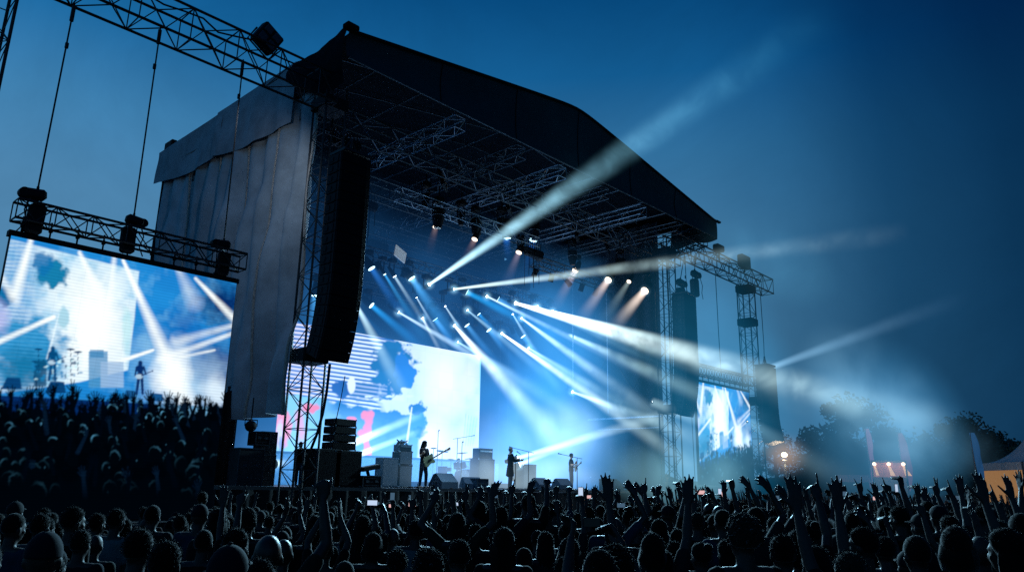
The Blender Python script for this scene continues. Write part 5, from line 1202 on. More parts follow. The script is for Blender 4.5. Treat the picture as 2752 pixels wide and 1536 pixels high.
# ---- phones held up
def phone_label(i): pass
for i, (o, ps) in enumerate(PHONES):
    d_ = PM[ps]; w0, w1 = d_['wr']
    c = (w0+w1)/2 + V((0,.07,.09)) if ps == 'phone' else w1 + V((-.02,.03,.14))
    mw = Matrix.Translation(o.location) @ Matrix.Rotation(o.rotation_euler.z,4,'Z') @ Matrix.Diagonal((*o.scale,1))
    t = thing('phone', 'x', 'phone', 'phones held up by the crowd', tuple(mw @ c), o.rotation_euler.z)
    wd, ht = ((.12,.058) if ps == 'phone' else (.058,.12))
    a = MB(); a.cbox((0,0,0),(wd,.009,ht),bev=.004); a.build('case', M['black'], t)
    a = MB(); a.box((-wd*.46,-.0058,-ht*.46),(wd*.46,-.0048,ht*.46)); a.build('screen', M['screen_dim'] if (o.location-CAM).length < 7.5 else (M['screen_glow'], M['screen_mid'], M['screen_warm'], M['screen_mid'])[i % 4], t)
    PHONES[i] = (o, ps, t)

# ---- labels that single each person out
LM = [(300,'under the left screen'),(560,'under the left screen edge'),(740,'under the grey curtain'),(900,'under the hanging speakers'),(1050,'below the amplifiers'),(1200,'below the bass player'),(1400,'below the singer'),(1560,'below the pale guitarist'),(1750,'below the right stage edge'),(1900,'below the far screen'),(2100,'below the street lamp'),(2300,'below the lit stall'),(2450,'below the dark trees'),(2700,'below the white tent')]
RW = [(3.2,'front row'),(4.4,'second row'),(5.6,'third row'),(7.0,'fourth row'),(8.4,'fifth row'),(10,'sixth row'),(12,'seventh row'),(14.5,'eighth row'),(99,'ninth row')]
ORD = ['','second ','third ','fourth ','fifth ','sixth ','seventh ','eighth ']
def pxof(p):
    q = V(p)-CAM; return (1376+FOC*(q@RT)/(q@F))/K
seen = {}
for d_ in sorted(PEOPLE, key=lambda d: pxof(d['o'].location+V((0,0,1.6)))):
    o = d_['o']; px = pxof(o.location+V((0,0,1.6))); lm = next(w for a,w in LM if px < a or a == 2700); rw = next(w for a,w in RW if d_['D'] < a)
    base = '%s person in %s shirt, %s, %s %s' % (HAIRC[d_['style']], d_['shirt'], POSE_WORD[d_['pose']], rw, lm)
    n_ = seen.get(base, 0); seen[base] = n_+1
    lab = base if n_ == 0 else ORD[min(n_,7)] + base
    tag(o, lab, 'person', 'people in the crowd'); 
for o, ps, t in PHONES: 
    px = pxof(t.location); t['label'] = ('glowing phone held sideways by the ' if ps == 'phone' else 'glowing upright phone held by the ') + ' '.join(o['label'].replace(',', '').split()[:1]) + ' person, ' + o['label'].split(', ')[-1]
ls = {}
for o, ps, t in PHONES:
    n_ = ls.get(t['label'], 0); ls[t['label']] = n_+1
    if n_: t['label'] = ORD[n_] + t['label']
# ================================================================== BAND AND INSTRUMENTS
DZ = 1.93
def on_deck(px, Y): p = atY(px, 1220, Y); return V((p.x, Y, DZ))
def cam_face(p, off=0): return -math.atan2(CAM.x-p.x, CAM.y-p.y) + off
def band_person(key, label, px, Y, rz, s, arms, shirt, style, hairc, legs, turn=0, nod=0, coat=False, cuff=.6, lean=0, trousers='denim'):
    d_ = person_meshes(key, arms, legs, turn, nod, 1.06, .011, cuff, lean, coat=coat); p = on_deck(px, Y)
    d_['body'].name = key
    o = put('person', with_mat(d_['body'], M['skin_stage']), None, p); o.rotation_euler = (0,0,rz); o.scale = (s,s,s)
    put('shirt' if not coat else 'jacket', with_mat(d_['shirt'], M['shirt_'+shirt]), o); put('trousers', with_mat(d_['trousers'], M[trousers]), o)
    if style: h = put('hair', with_mat(HAIR[style][0], M[hairc]), o); h.matrix_local = Matrix.Translation(d_['hc']) @ d_['mtx'].to_4x4()
    for sx_ in (-1,1):
        e = MB(); e.ell(d_['hc']+d_['mtx']@V((.030*sx_,.078,.002)), (.012,.010,.009)); e.build('eye', M['eye'], o, True)
    tag(o, label, 'person', 'people on the stage'); return o, p, d_
def guitar(name, label, cat, o, body_c, ang, length, bodycol, s=1.0, ypos=.20):
    """hangs across the front of the player; o = player"""
    mw = Matrix.Translation(o.location) @ Matrix.Rotation(o.rotation_euler.z,4,'Z')
    t = thing(name, label, cat, None, tuple(mw @ V(body_c))); t.rotation_euler = (0,0,o.rotation_euler.z)
    d = V((math.cos(ang),0.12,math.sin(ang))); n = V((0,1,0)); u = d.cross(n).normalized()
    b = MB(); mt_ = Matrix((d.normalized(), n, u)).transposed()
    prof = [(-.24,.0),(-.22,.12),(-.13,.17),(-.03,.13),(.04,.12),(.12,.155),(.21,.15),(.19,.09),(.15,.04),(.15,-.04),(.17,-.10),(.15,-.15),(.08,-.14),(.0,-.12),(-.08,-.14),(-.17,-.17),(-.23,-.11)]
    n_ = len(prof); vs = [mt_ @ V((x*s,.02,z*s)) for x,z in prof]+[mt_ @ V((x*s,-.025,z*s)) for x,z in prof]
    b.add(vs, [tuple(range(n_)), tuple(range(2*n_-1,n_-1,-1))]+[(i,n_+i,n_+(i+1)%n_,(i+1)%n_) for i in range(n_)]); b.build('guitar_body', bodycol, t)
    k = MB(); k.cbox(mt_@V((.13*s+length*.5,.012,0)),(length,.022,.048),mt_); k.build('neck', M['wood'], t)
    k = MB(); k.cbox(mt_@V((.13*s+length+.09,.008,.012)),(.2,.018,.075),mt_,bev=.004)
    for i in range(4): k.cbox(mt_@V((.13*s+length+.03+.045*i,.008,.062)),(.014,.012,.05),mt_)
    k.build('headstock', M['wood'], t)
    k = MB(); k.cbox(mt_@V((-.02,.032,.005)),(.2,.008,.10),mt_,bev=.003); k.cbox(mt_@V((-.1,.036,.0)),(.03,.015,.08),mt_); k.build('pickguard', M['cab'], t)
    return t
M['wood'] = mat('maple_wood', (.30,.18,.09), .45, var=.3, scale=12)
M['sunburst'] = mat('pale_olive_lacquer', (.42,.44,.25), .3, var=.3, scale=3)
M['cream'] = mat('cream_lacquer', (.75,.68,.6), .3)
M['amp'] = mat('amplifier_tolex', (.05,.09,.14), .8, bump=.2, scale=50)
M['ampgrey'] = mat('grey_amplifier_cloth', (.15,.18,.21), .85, bump=.3, scale=70)
M['chrome'] = mat('chrome', (.6,.62,.65), .2, .95, var=.1)
M['brass'] = mat('cymbal_bronze', (.35,.3,.18), .3, .9)
M['drum'] = mat('drum_shell_lacquer', (.05,.10,.2), .3)
M['skinhead'] = mat('drum_head', (.6,.65,.7), .5)
R_ = math.radians
bass, bp_, bd_ = band_person('bass_player', 'long-haired bass player in dark t-shirt and jeans at the front of the stage', 1063, .8, R_(-168), .99,
    (arm(-1,(.30,.10,-1),(-.62,.62,-.75),(-.75,.4,-.5),(.3,-.3,.9),GRIP), arm(1,(.45,.25,-1),(.55,.85,.25),(.2,.7,.5),(-.6,-.6,.3),GRIP)), 'navy', 'long', 'hair_dark', 'wide', turn=R_(45), nod=R_(-14))
guitar('bass_guitar', 'pale olive bass guitar held by the long-haired player', 'guitar', bass, (-.03,.25,1.03), R_(155), .86, M['sunburst'], 1.25)
sing, sp_, sd_ = band_person('lead_singer', 'grey-haired singer in long dark jacket singing into a microphone', 1283, 1.2, R_(-118), 1.0,
    (arm(-1,(.1,.45,-1),(-.1,1,.35),(-.1,1,.3),(.9,0,.2),RELAX), arm(1,(.1,.45,-1),(.15,1,.15),(.1,1,.2),(-.9,0,.2),RELAX)), 'black', 'buzz', 'hair_grey' if 'hair_grey' in M else 'hair_fair', 'stand', turn=R_(8), coat=True, cuff=1.85)
gui, gp_, gd_ = band_person('guitar_player', 'pale-shirted guitarist playing in the smoke right of the singer', 1437, 2.0, R_(-150), .98,
    (arm(-1,(.30,.10,-1),(-.62,.62,-.35),(-.75,.4,-.3),(.3,-.3,.9),GRIP), arm(1,(.4,.25,-1),(.6,.8,.3),(.3,.7,.5),(-.6,-.6,.3),GRIP)), 'grey', 'short', 'hair_fair', 'wide', turn=R_(10), nod=R_(-15))
guitar('electric_guitar', 'cream electric guitar held by the pale-shirted guitarist', 'guitar', gui, (-.03,.24,1.06), R_(162), .66, M['cream'], 1.05)
crew, cp_, cd_ = band_person('keyboard_player', 'bald man in dark top standing behind the equipment rack', 1521, 5.2, R_(-190), 1.0, (dn(-1), dn(1)), 'black', None, 'hair_dark', 'stand')
crew2, _, _ = band_person('stage_hand', 'crouching stage hand in black beside the left lattice tower foot', 748, .9, R_(-60), .82, (dn(-1), arm(1,(.2,.9,-.4),(.1,1,.2),(0,1,0),(0,0,-1),RELAX)), 'black', 'cap', 'hair_dark', 'step')
drm, dp_, dd_ = band_person('drummer', 'drummer half hidden behind the cymbals and drums', 1152, 7.1, R_(-175), .82, (arm(-1,(.3,.5,-.8),(.1,1,.3),(0,1,.2),(0,0,-1),GRIP), arm(1,(.3,.5,-.8),(.0,1,.5),(0,1,.4),(0,0,-1),GRIP)), 'black', 'short', 'hair_dark', 'wide')

def mic_stand(label, px, Y, h, boom, topx=None):
    p = on_deck(px, Y); t = thing('microphone_stand', label, 'microphone stand', None, tuple(p))
    a = MB(); a.tube((0,0,0),(0,0,h),.02,.014,n=6); a.build('pole', M['steel'], t)
    a = MB(); a.cyl((0,0,0),(0,0,.025),.15,20); a.build('base', M['steel'], t)
    if boom: 
        a = MB(); a.tube((-.25*boom,0,h-.05),(.75*boom,0,h+.14),.012,n=5); a.build('boom_arm', M['steel'], t); e = V((.75*boom,0,h+.14))
    else: e = V((0,0,h))
    a = MB(); a.tube(e, e+V((.13*(boom or .3),0,.03)), .017,.02,n=8); a.ell(e+V((.16*(boom or .3),0,.035)),(.032,.032,.032)); a.build('microphone', M['cab'], t); return t
q = mic_stand('tall microphone stand with boom just right of the singer', 1329, 1.3, 1.62, -1); q.rotation_euler = (0,0,R_(-25))
mic_stand('straight microphone stand between the singer and the front smoke', 1296, 1.0, 1.38, 0)
q = mic_stand('microphone stand with boom in front of the pale-shirted guitarist', 1452, 1.5, 1.5, -1); q.rotation_euler = (0,0,R_(-40))
mic_stand('upright overhead microphone stand left of the drums', 1097, 6.0, 2.6, 0)
q = mic_stand('tall overhead boom stand above the drums', 1147, 6.8, 2.4, 1); q.rotation_euler = (0,0,R_(-20))
mic_stand('plain stand between the drums and the tall amplifier', 1159, 4.0, 2.0, 0)
p = on_deck(1291, 1.1); hm = thing('handheld_microphone', 'black microphone at the singer\'s mouth', 'microphone', None, tuple(V((p.x+.10,p.y-.13,DZ+1.56))))
a = MB(); a.tube((0,0,0),(.09,-.1,-.10),.017,.013,n=8); a.build('handle', M['cab'], hm)
a = MB(); a.ell((-.012,.012,.012),(.028,.028,.028)); a.build('grille', M['steel'], hm)

kit = thing('drum_kit', 'drum kit on a riser in front of the white half of the video wall', 'drum kit', None, tuple(on_deck(1150, 5.9)+V((0,0,.25))))
def drum(nm, c, r, d, ax=(0,0,1), m_=None):
    ax = V(ax).normalized(); c = V(c); a = MB(); a.cyl(c-ax*d/2, c+ax*d/2, r, 24); q = a.build(nm, m_ or M['drum'], kit)
    a = MB(); a.cyl(c+ax*(d/2+.001), c+ax*(d/2+.012), r*1.02, 24); a.cyl(c-ax*(d/2+.012), c-ax*(d/2+.001), r*1.02, 24); a.build('hoop', M['chrome'], q)
    a = MB(); a.cyl(c+ax*(d/2+.0125), c+ax*(d/2+.014), r*.95, 24); a.build('drum_head', M['skinhead'], q)
drum('bass_drum', (.05,-.25,.30), .29, .42, (0,-1,.05)); drum('tom', (-.2,-.15,.78), .16, .24, (.1,.3,1)); drum('tom', (.22,-.12,.80), .17, .25, (-.1,.3,1)); drum('floor_tom', (.72,.1,.42), .21, .40); drum('snare_drum', (-.55,.1,.58), .18, .15, (0,.1,1)); drum('floor_tom', (-.98,.0,.50), .23, .42)
for (x, y, z, r, tl) in ((-.95,.1,1.42,.30,.12),(.45,.2,1.40,.28,-.12),(-1.15,.5,1.56,.16,.0),(.95,.2,1.15,.26,-.15),(-.55,-.1,1.05,.18,.05)):
    a = MB(); a.tube((x,y,-.0),(x,y,z+.04),.014,n=5)
    for k in range(3): a.tube((x,y,.32),(x+.26*math.cos(k*2.1),y+.26*math.sin(k*2.1),0),.01,n=4)
    q = a.build('cymbal_stand', M['chrome'], kit)
    c = MB(); mt_ = Matrix.Rotation(tl,3,'Y'); c.ell((x,y,z), (r,r,.03), mt_, 24, 6); c.build('cymbal', M['brass'], kit, True)
mb = MB(); mb.cbox((0,0,.125),(4.6,2.6,.25),bev=.02); q = mb.build('drum_riser', M['deck']); q.location = on_deck(1150,5.9); tag(q, 'low riser under the drum kit', 'riser')
mb = MB(); mb.box((13,10.2,DZ),(33,10.9,3.3)); tag(mb.build('rear_riser', mat('pale_riser', (.30,.42,.47), .7), None), 'long pale riser under the video wall', 'riser')

def cabinet(name, label, px, Y, w, d, h, z=0, body='amp', front='ampgrey', knobs=False, group=None, rz=0, dx=0):
    p = on_deck(px, Y) + V((dx,0,z)); t = thing(name, label, 'amplifier' if 'amplifier' in name else 'speaker', group, tuple(p)); t.rotation_euler = (0,0,rz)
    a = MB(); a.cbox((0,0,h/2),(w,d,h),bev=.025); a.build('cabinet', M[body], t)
    a = MB(); a.cbox((0,-d/2-.004,h*.5),(w*.9,.012,h*.88),bev=.004); a.build('grille', M[front], t)
    a = MB()
    for sx_ in (-1,1):
        for k in (0,1): a.cbox((sx_*w*.48,-d*.48,h*(.03+.94*k)),(.05,.05,.05),bev=.012)
    a.build('corner_cap', M['chrome'], t)
    if knobs:
        a = MB()
        a.cbox((0,-d/2-.012,h*.72),(w*.85,.02,.07))
        for i in range(7): a.cyl((-w*.36+i*w*.12,-d/2-.01,h*.72),(-w*.36+i*w*.12,-d/2-.035,h*.72),.013,8)
        a.build('control_panel', M['chrome'], t)
    return t
cabinet('amplifier_cabinet', 'dark blue speaker cabinet left of the grey amplifier stack', 970, 2.6, .78, .5, 1.12)
cabinet('amplifier_cabinet', 'lower white-fronted cabinet of the grey amplifier stack', 1009, 2.6, .66, .5, .86, body='case', front='ampgrey')
cabinet('amplifier_cabinet', 'middle grey cabinet of the amplifier stack', 1008, 2.6, .66, .5, .52, z=.865, body='case', front='ampgrey')
cabinet('amplifier_unit', 'amplifier head topped with cables on the grey stack', 1008, 2.6, .64, .4, .26, z=1.39, body='amp', front='case', knobs=True)
cabinet('amplifier_cabinet', 'tall blue speaker cabinet right of the drum kit', 1212, 4.6, 1.1, .6, 1.35)
cabinet('amplifier_unit', 'amplifier head on the tall blue cabinet', 1212, 4.6, .95, .45, .48, z=1.355, body='amp', front='case', knobs=True)
cabinet('amplifier_cabinet', 'hazy pale cabinet behind the singer with a ring handle', 1321, 3.4, .95, .6, 1.15)
cabinet('amplifier_cabinet', 'hazy blue amplifier in the smoke right of the guitarist', 1490, 5, .9, .5, .7)
a = MB()
for i in range(9): a.path([(rp.uniform(-.3,.3),rp.uniform(-.15,.15),0),(rp.uniform(-.3,.3),0,rp.uniform(.08,.2)),(rp.uniform(-.3,.3),0,0)], .02, 5)
q = a.build('cable_pile', M['black']); q.location = on_deck(1005,2.6)+V((0,0,1.652)); tag(q, 'tangle of cables on top of the amplifier head', 'cables')
# subwoofers and front fills at the left corner
sub = lambda lb, px, Y, w, h, z: cabinet('subwoofer_speaker', lb, px, Y, w, .9, h, z, 'cab', 'grille', group='black speakers stacked at the left stage corner')
sub('wide black subwoofer at the left stage corner, left of the pair', 802, -.95+1.6, 1.05, 1.22, 0); sub('wide black subwoofer at the left stage corner, right of the pair', 853, .65, 1.10, 1.20, 0)
for i in range(4): 
    t = cabinet('fill_speaker', ['lowest of four stacked slim front speakers','second of four stacked slim front speakers','third of four stacked slim front speakers','topmost of four stacked slim front speakers'][i], 845, .65, 1.0-.02*i, .6, .235, 1.225+i*.262, 'cab', 'grille', group='slim speakers stacked on the subwoofers', rz=.04*i)
def wedge(label, px, Y, s=1.0, rz=0, m_='cab'):
    p = on_deck(px, Y); t = thing('stage_monitor', label, 'monitor speaker', 'wedge monitors along the stage front', tuple(p)); t.rotation_euler = (0,0,rz); t.scale = (s,)*3
    w = .42; prof = [(-.30,0),(.30,0),(.30,.12),(.10,.46),(-.02,.50),(-.30,.22)]
    vs = [(-w,y,z) for y,z in prof]+[(w,y,z) for y,z in prof]; n_ = len(prof)
    a = MB(); a.add(vs, [tuple(range(n_)), tuple(range(2*n_-1,n_-1,-1))]+[(i,(i+1)%n_,n_+(i+1)%n_,n_+i)[::-1] for i in range(n_)]); a.build('cabinet', M[m_], t)
    a = MB(); a.add([(-w*.92,.31,.135),(w*.92,.31,.135),(w*.92,.115,.455),(-w*.92,.115,.455)], [(0,1,2,3)]); a.build('grille', M['grille'], t)
    a = MB(); a.path([(-w-.01,-.1,.15),(-w-.04,-.05,.2),(-w-.01,.05,.22)], .012, 5); a.build('handle', M['steel'], t); return t
wedge('dark blue wedge monitor at the bass player\'s feet', 1115, .5, 1.12, .12, 'amp'); wedge('round-backed teal monitor left of the singer', 1184, .6, .9, -.3, 'amp'); wedge('hazy wedge monitor right of the singer', 1357, .6, 1.0, .1, 'amp'); wedge('hazy wedge monitor in front of the guitarist', 1413, .6, 1.0, 0, 'amp'); wedge('dim wedge monitor near the right stage edge', 1545, .7, 1, .1, 'amp')
def casebox(label, px, Y, w, d, h, z=0, m_='case', lip=True, base=DZ):
    p = atY(px,1220,Y); t = thing('flight_case', label, 'flight case', None, (p.x,Y,base+z)); 
    a = MB(); a.cbox((0,0,h/2),(w,d,h),bev=.02); a.build('panel', M[m_], t)
    a = MB()
    for sx_ in (-1,1):
        for sy in (-1,1): a.tube((sx_*w/2,sy*d/2,0),(sx_*w/2,sy*d/2,h),.022,n=4)
    for z_ in (0,h):
        for sy in (-1,1): a.tube((-w/2,sy*d/2,z_),(w/2,sy*d/2,z_),.022,n=4)
        for sx_ in (-1,1): a.tube((sx_*w/2,-d/2,z_),(sx_*w/2,d/2,z_),.022,n=4)
    a.build('edge_rail', M['alu_dim'], t)
    a = MB()
    for k in range(3): a.cbox((0,-d/2-.006,h*(.2+.3*k)),(w*.8,.01,.012))
    a.cbox((-w*.25,-d/2-.01,h*.55),(.12,.02,.08)); a.cbox((w*.25,-d/2-.01,h*.55),(.12,.02,.08)); a.build('latch', M['alu_dim'], t); return t
casebox('tall black rack case with metal edges in the left stage wing', 614, 1.6, .85, .6, 1.15)
casebox('grey case standing behind the rack case in the left wing', 655, 2.4, .6, .6, 1.0); casebox('upper grey case on the stack in the left wing', 657, 2.4, .55, .5, .75, 1.01)
casebox('dark monitor case leaning left on the stack in the left wing', 640, 2.0, .5, .5, .42, 1.3, 'cab')
casebox('low black case at the stage edge left of the amplifiers', 926, .3, .75, .4, .38, 0, 'cab'); casebox('square pale box beside the teal monitor', 1205, .35, .6, .4, .38, 0, 'amp')
casebox('long lit rack shelf beside the bald man', 1545, 4.2, 1.5, .6, 1.0, 0, 'case'); casebox('dark console box on the rack shelf', 1552, 4.2, 1.0, .5, .5, 1.01, 'cab')
casebox('large dark case at the right of the stage', 1612, 3.0, 1.6, .8, 1.2, 0, 'cab'); casebox('second large dark case at the right of the stage', 1650, 2.0, 1.4, .8, .9, 0, 'case')
casebox('small dark amplifier box in front of the rack shelf', 1530, 1.6, .8, .5, .55, 0, 'cab')
bl = thing('par_lamp', 'round black lamp hanging in the left stage wing', 'stage light', None, tuple(atY(631,1071,1.2))); a = MB(); a.ell((0,0,0),(.19,.17,.18)); a.build('housing', M['cab'], bl, True); a = MB(); a.path([(-.21,0,0),(-.21,0,.2),(.21,0,.2),(.21,0,0)], .02); a.tube((0,0,.2),(0,0,.9),.02); a.build('yoke', M['cab'], bl)
fp = thing('followspot', 'tilted floor projector on the low case near the amplifiers', 'stage light', None, tuple(on_deck(926,.3)+V((0,0,.38)))); a = MB(); a.cbox((.02,0,.28),(.75,.3,.16),rotm((0,-.18,0)),bev=.03); a.build('housing', M['cab'], fp); a = MB(); a.tube((0,0,0),(-.1,0,.25),.06); a.cyl((.1,0,.01),(.1,0,.03),.12,14); a.build('foot', M['cab'], fp)
a = MB()
for i in range(70):
    x = rp.uniform(14,34); a.path([(x,rp.uniform(.1,.7),DZ+.02),(x+rp.uniform(.1,.5),rp.uniform(.1,.9),DZ+.035),(x+rp.uniform(.3,.9),rp.uniform(.1,.9),DZ+.02)], .018, 4)
for i in range(14): x = 18.2+i*.17; a.cbox((x,.45+rp.uniform(-.2,.2),DZ+.035),(.11,.14,.06),bev=.01)
tag(a.build('stage_cables', M['black']), 'cables and pedals strewn along the stage front', 'cables', kind='stuff')
a = MB(); 
for k in range(40):
    x = 12.6+k*.9; a.tube((x,-3.0,0),(x,-3.0,1.12),.022,n=4)
a.tube((12.6,-3,1.12),(48,-3,1.12),.03); a.box((12.6,-3.0,.05),(48,-2.99,1.05)); tag(a.build('crowd_barrier', M['steel']), 'low metal crowd barrier along the stage front', 'barrier')
a = MB(); a.tube((3.5,-9.6,1.02),(7.6,-5.8,1.02),.03)
for k in range(6): a.tube((3.5+k*.8,-9.6+k*.76,0),(3.5+k*.8,-9.6+k*.76,1.02),.025)
a.tube((3.5,-9.6,.3),(7.6,-5.8,.3),.02); tag(a.build('crowd_barrier', M['alu_dim']), 'low metal rail in the dark under the left screen', 'barrier')

# ================================================================== BACKGROUND RIGHT
def tree(label, px, ytop, D, w, seed, lean=0, dens=1.0):
    top = atD(px, ytop, D); H = top.z; t = thing('tree', label, 'tree', 'dark trees beyond the field', (top.x,top.y,0)); rs = random.Random(seed)
    a = MB(); a.path([(0,0,0),(.1,0,H*.3),(lean*.3,0,H*.55),(lean*.5,.1,H*.85)], [w*.05,w*.04,w*.03,w*.01], 8)
    limbs = []
    for i in range(12):
        z = H*(.28+.05*i); an = rs.random()*6.3; r = w*.42*rs.uniform(.5,1)*(1-.4*i/12); e = V((math.cos(an)*r,math.sin(an)*r,z+H*.12)); a.path([(0,0,z),(e.x*.5,e.y*.5,z+H*.04),tuple(e)], [w*.018,w*.012,w*.005], 5); limbs.append(e)
    a.build('trunk', M['bark'], t)
    cl = []
    for i in range(int(30*dens)):
        an = rs.random()*6.3; k = rs.random()**.5; z = H*rs.uniform(.24,.95); rr = w*.5*math.sin(min(1,max(.12,(1-(z/H))*1.25))*PI*.55+.12)
        cl.append((V((math.cos(an)*rr*k+lean*z/H*.5, math.sin(an)*rr*k, z)), w*rs.uniform(.07,.17)))
    cl.append((V((lean*.5,0,H*.94)), w*.08))
    l = MB()
    for c, r in cl:
        for j in range(int(130)):
            p = V((rs.gauss(0,1),rs.gauss(0,1),rs.gauss(0,.8))); p = p.normalized()*r*rs.random()**.5; q = c+p; s = w*rs.uniform(.014,.028)
            u = V((rs.gauss(0,1),rs.gauss(0,1),rs.gauss(0,1))).normalized(); v = u.orthogonal().normalized(); l.add([q-u*s,q+v*s*.6,q+u*s,q-v*s*.6],[(0,1,2,3)])
    l.build('crown', M['leaf'], t)
tree('tall hazy tree behind the street lamp smoke, tallest of the group', 2120, 1008, 75, 11, 1, .5, 1.4)
tree('small round dark tree just right of the far screen', 1945, 1078, 80, 6, 2)
tree('narrow dark tree left of the tallest tree', 2045, 1085, 78, 7, 3)
tree('rounded tree between the two coloured flags', 2225, 1085, 85, 8, 4)
tree('low spreading tree right of the red flag', 2320, 1110, 80, 12, 5, 0, 1.3)
tree('tall dark tree left of the blue flag', 2420, 1050, 78, 9, 6, .5, 1.4)
tree('broad dark tree behind the blue flag', 2478, 1090, 84, 9, 7, 0, 1.2)
tree('low dark tree beside the white tent', 2540, 1115, 88, 9, 8)
tree('low dark shrub-like tree behind the lit stall', 2270, 1145, 70, 9, 9)
tree('low hazy tree left of the lit stall', 2150, 1125, 90, 12, 10, 0, 1.2)
tree('low dark tree between the red flag and the tall dark tree', 2370, 1125, 72, 9, 11, 0, 1.2)
def flag(label, px, y0, y1, D, col, w):
    top = atD(px, y0, D); b = atD(px+8, y1, D); t = thing('feather_flag', label, 'flag', 'feather flags behind the crowd', (b.x,b.y,0)); H = top.z
    a = MB(); a.path([(0,0,0),(0,0,H*.6),(-.15,0,H*.95),(-.05,0,H)], [.06,.05,.03,.02], 6); a.build('pole', M['alu_dim'], t)
    rt = R0
    a = MB(); a.grid(6, 20, lambda u,v: tuple(rt*(u*w*math.sin(min(1,v*1.6+.12)*PI*.5)*(1-.55*max(0,v-.6)/.4)+.05*math.sin(v*6)) + V((0,.12*math.sin(u*5+v*7),H*.99-v*(H*.62))))); a.build('banner', mat('glowing_flag_cloth_'+label.split()[0], col, .8, emis=col, es=.45), t, True)  # cloth emits its own colour to stand for light on the banner
flag('pale mauve feather flag left of the lit stall', 2181, 1075, 1190, 58, (.16,.07,.13), .45)
flag('red feather flag at the right end of the lit stall', 2262, 1086, 1190, 56, (.10,.03,.06), .75)
flag('blue feather flag in front of the broad dark tree', 2447, 1085, 1190, 58, (.02,.09,.22), .6)
lp = atD(1973,1143,52); t = thing('street_lamp', 'glowing street lamp on a thin pole right of the far screen', 'street lamp', None, (lp.x,lp.y,0))
MB().tube((0,0,0),(0,0,lp.z-.3),.09,.06,n=8).build('pole', M['alu_dim'], t)
a = MB(); a.cbox((0,0,lp.z-.30),(.7,.12,.06),bev=.02); a.cbox((0,0,lp.z+.19),(.4,.3,.06),bev=.02); a.build('lamp_arm', M['alu_dim'], t)
a = MB(); a.ell((0,0,lp.z),(.19,.19,.16)); a.build('lamp_globe', emit('warm_globe', (1,.78,.5), 5), t, True)
haze_ell('lamp_glow', 'warm glow in the smoke around the street lamp', (lp.x,lp.y,lp.z), (2.4,2.4,2.2), haze_mat('lamp_glow_haze', (1,.6,.36), .26, (2.4,2.4,2.2), 0,0, .3, .3, 'ell', contrast=.5, thr=.5, pw=7))
ll = bpy.data.lights.new('street_lamp_light','POINT'); ll.energy = 300; ll.color = (1,.7,.4); ll.shadow_soft_size = .3; put('street_lamp_light', ll, None, (lp.x,lp.y,lp.z-.5))
# lit stall: dark frame, warm back panel, three lamps
s0, s1 = atD(2195,1162,54), atD(2276,1164,54); wS = (s1-s0).length; t = thing('food_stall', 'open stall with three warm lamps and a lit pink back panel', 'stall', None, (s0.x,s0.y,0)); t.rotation_euler = (0,0,math.atan2(s1.y-s0.y, s1.x-s0.x)); hS = s0.z; zb = atD(2195,1199,54).z
MB().box((-.1,-.1,0),(0,.1,hS+.1)).box((wS,-.1,0),(wS+.1,.1,hS+.1)).box((-.1,-.1,hS),(wS+.1,.1,hS+.12)).build('frame', M['steel'], t)
MB().box((0,.05,zb),(wS,.1,hS)).build('back_panel', mat('warm_panel', (.4,.14,.10), .7, var=.6, scale=1.5, emis=(.5,.27,.2), es=.08), t)  # emission in the panel stands for lamp light falling on it
MB().box((0,-.6,0),(wS,-.5,zb)).build('counter', M['case'], t)
for k in range(3):
    a = MB(); a.ell((wS*(.05+.45*k),-.12,hS-.1),(.11,.1,.1)); a.build('lamp', emit('stall_lamp', (1,.75,.48), 3.5), t, True)
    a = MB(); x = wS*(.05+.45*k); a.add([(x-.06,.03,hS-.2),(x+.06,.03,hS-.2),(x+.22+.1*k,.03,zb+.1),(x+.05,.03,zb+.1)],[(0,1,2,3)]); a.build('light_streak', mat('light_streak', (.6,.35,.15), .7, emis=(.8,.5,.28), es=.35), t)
ll = bpy.data.lights.new('stall_light','POINT'); ll.energy = 200; ll.color = (1,.62,.34); ll.shadow_soft_size = .5; q = atD(2240,1180,50); put('stall_light', ll, None, (q.x,q.y,hS))
c0, c1 = atD(2105,1193,60), atD(2195,1193,60); t = thing('low_canopy', 'low reddish awning left of the lit stall', 'awning', None, (c0.x,c0.y,0)); t.rotation_euler = (0,0,math.atan2(c1.y-c0.y, c1.x-c0.x)); W_ = (c1-c0).length
MB().add([(0,-1.5,c0.z-.5),(W_,-1.5,c0.z-.5),(W_,0,c0.z),(0,0,c0.z)],[(0,1,2,3)]).build('canopy', mat('red_awning', (.30,.10,.08), .8), t); MB().tube((0,-1.5,0),(0,-1.5,c0.z-.5),.05).tube((W_,-1.5,0),(W_,-1.5,c0.z-.5),.05).build('post', M['steel'], t)
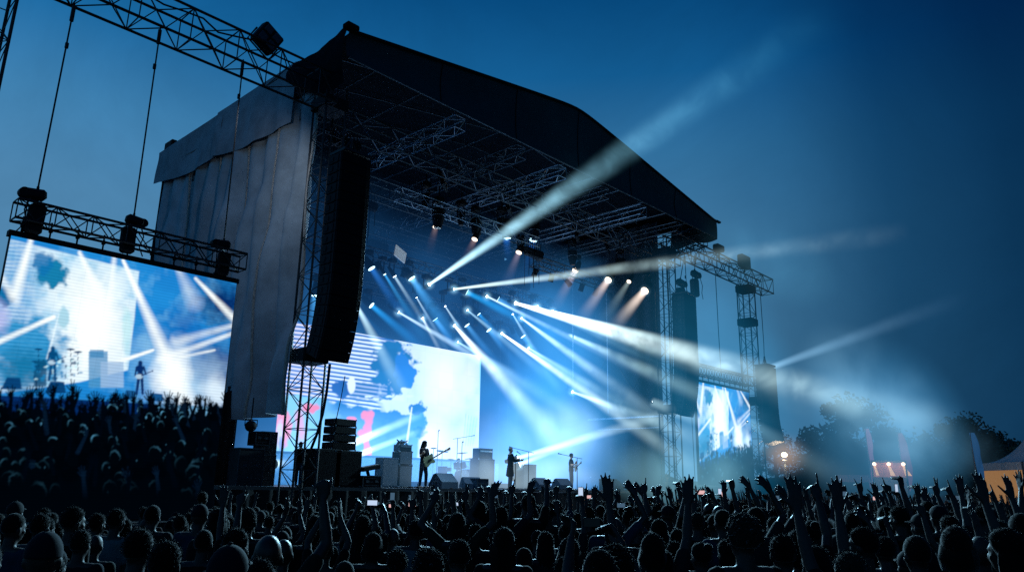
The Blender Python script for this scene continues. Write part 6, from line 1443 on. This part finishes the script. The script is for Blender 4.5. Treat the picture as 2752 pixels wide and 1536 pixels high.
# pagoda tent
pk_ = atD(2588,1090,62); eL = atD(2502,1164,62); hw = (V((eL.x,eL.y,0))-V((pk_.x,pk_.y,0))).length; zE = eL.z; t = thing('pagoda_tent', 'white peaked tent with warm light inside at the far right', 'tent', None, (pk_.x,pk_.y,0)); t.rotation_euler = (0,0,-YAW+.0)
def tent(u, v):
    an = u*2*PI; k = 1/max(abs(math.cos(an)),abs(math.sin(an))); r = hw*v*k; z = zE+(pk_.z-zE)*(1-v)**2.1; return (math.cos(an)*r, math.sin(an)*r, z)
M['tentw'] = mat('white_tent_membrane', (.34,.36,.38), .7)
MB().grid(64, 14, tent).build('roof', M['tentw'], t, True)
MB().tube((0,0,pk_.z-.1),(0,0,pk_.z+.5),.06).build('finial', M['alu_dim'], t)
a = MB(); a.box((-hw,-hw,zE-.5),(hw,-hw+.03,zE)); a.box((-hw,-hw,zE-.5),(-hw+.03,hw,zE)); a.build('valance', M['tentw'], t)
a = MB(); a.box((-hw+.1,hw-.1,.4),(hw,hw,zE-.2)); a.build('lit_back_wall', mat('lit_tent_wall', (.5,.3,.12), .8, emis=(.9,.46,.2), es=.26), t)  # wall emits by itself, painting in the warm light inside
a = MB()
for sx_ in (-1,1):
    for sy in (-1,1): a.tube((sx_*hw,sy*hw,0),(sx_*hw,sy*hw,zE),.06)
a.build('post', M['alu_dim'], t)
ll = bpy.data.lights.new('tent_light','POINT'); ll.energy = 120; ll.color = (1,.7,.42); ll.shadow_soft_size = .5; q = atD(2540,1180,52); put('tent_light', ll, None, (q.x,q.y,3.2))
haze_ell('drifting_smoke', 'faint bluish haze in front of the far trees', tuple(atD(2230,1090,50)), (13,4,6), haze_mat('far_haze', (.018,.085,.16), .22, (13,4,6), 0,0, .12, .3, 'ell', contrast=2, thr=-.3))
# distant hills/treeline so that the horizon is not a bare edge
a = MB(); vs = []; n_ = 160
for i in range(n_+1):
    an = math.radians(-30+i*1.0); D = 210; z = 5+3*mnoise.noise(V((i*.17,0,0)))+1.6*mnoise.noise(V((i*.9,3,0)))
    vs += [(math.sin(an)*D, -21.7+math.cos(an)*D, -1), (math.sin(an)*D, -21.7+math.cos(an)*D, z)]
a.add(vs, [(2*i,2*i+2,2*i+3,2*i+1) for i in range(n_)]); tag(a.build('treeline', mat('far_trees', (.02,.03,.03), .95, scale=.3)), 'distant dark line of woods on the horizon', 'woods', kind='stuff')

sc.view_settings.view_transform = 'Standard'; sc.view_settings.look = 'None'; sc.view_settings.exposure = 0; sc.view_settings.gamma = 1
sc.cycles.max_bounces = 5; sc.cycles.diffuse_bounces = 2; sc.cycles.glossy_bounces = 2; sc.cycles.volume_bounces = 0; sc.cycles.transparent_max_bounces = 96
sc.cycles.use_denoising = False; sc.cycles.volume_max_steps = 256; sc.cycles.sample_clamp_indirect = 3
sc.render.engine = 'CYCLES'
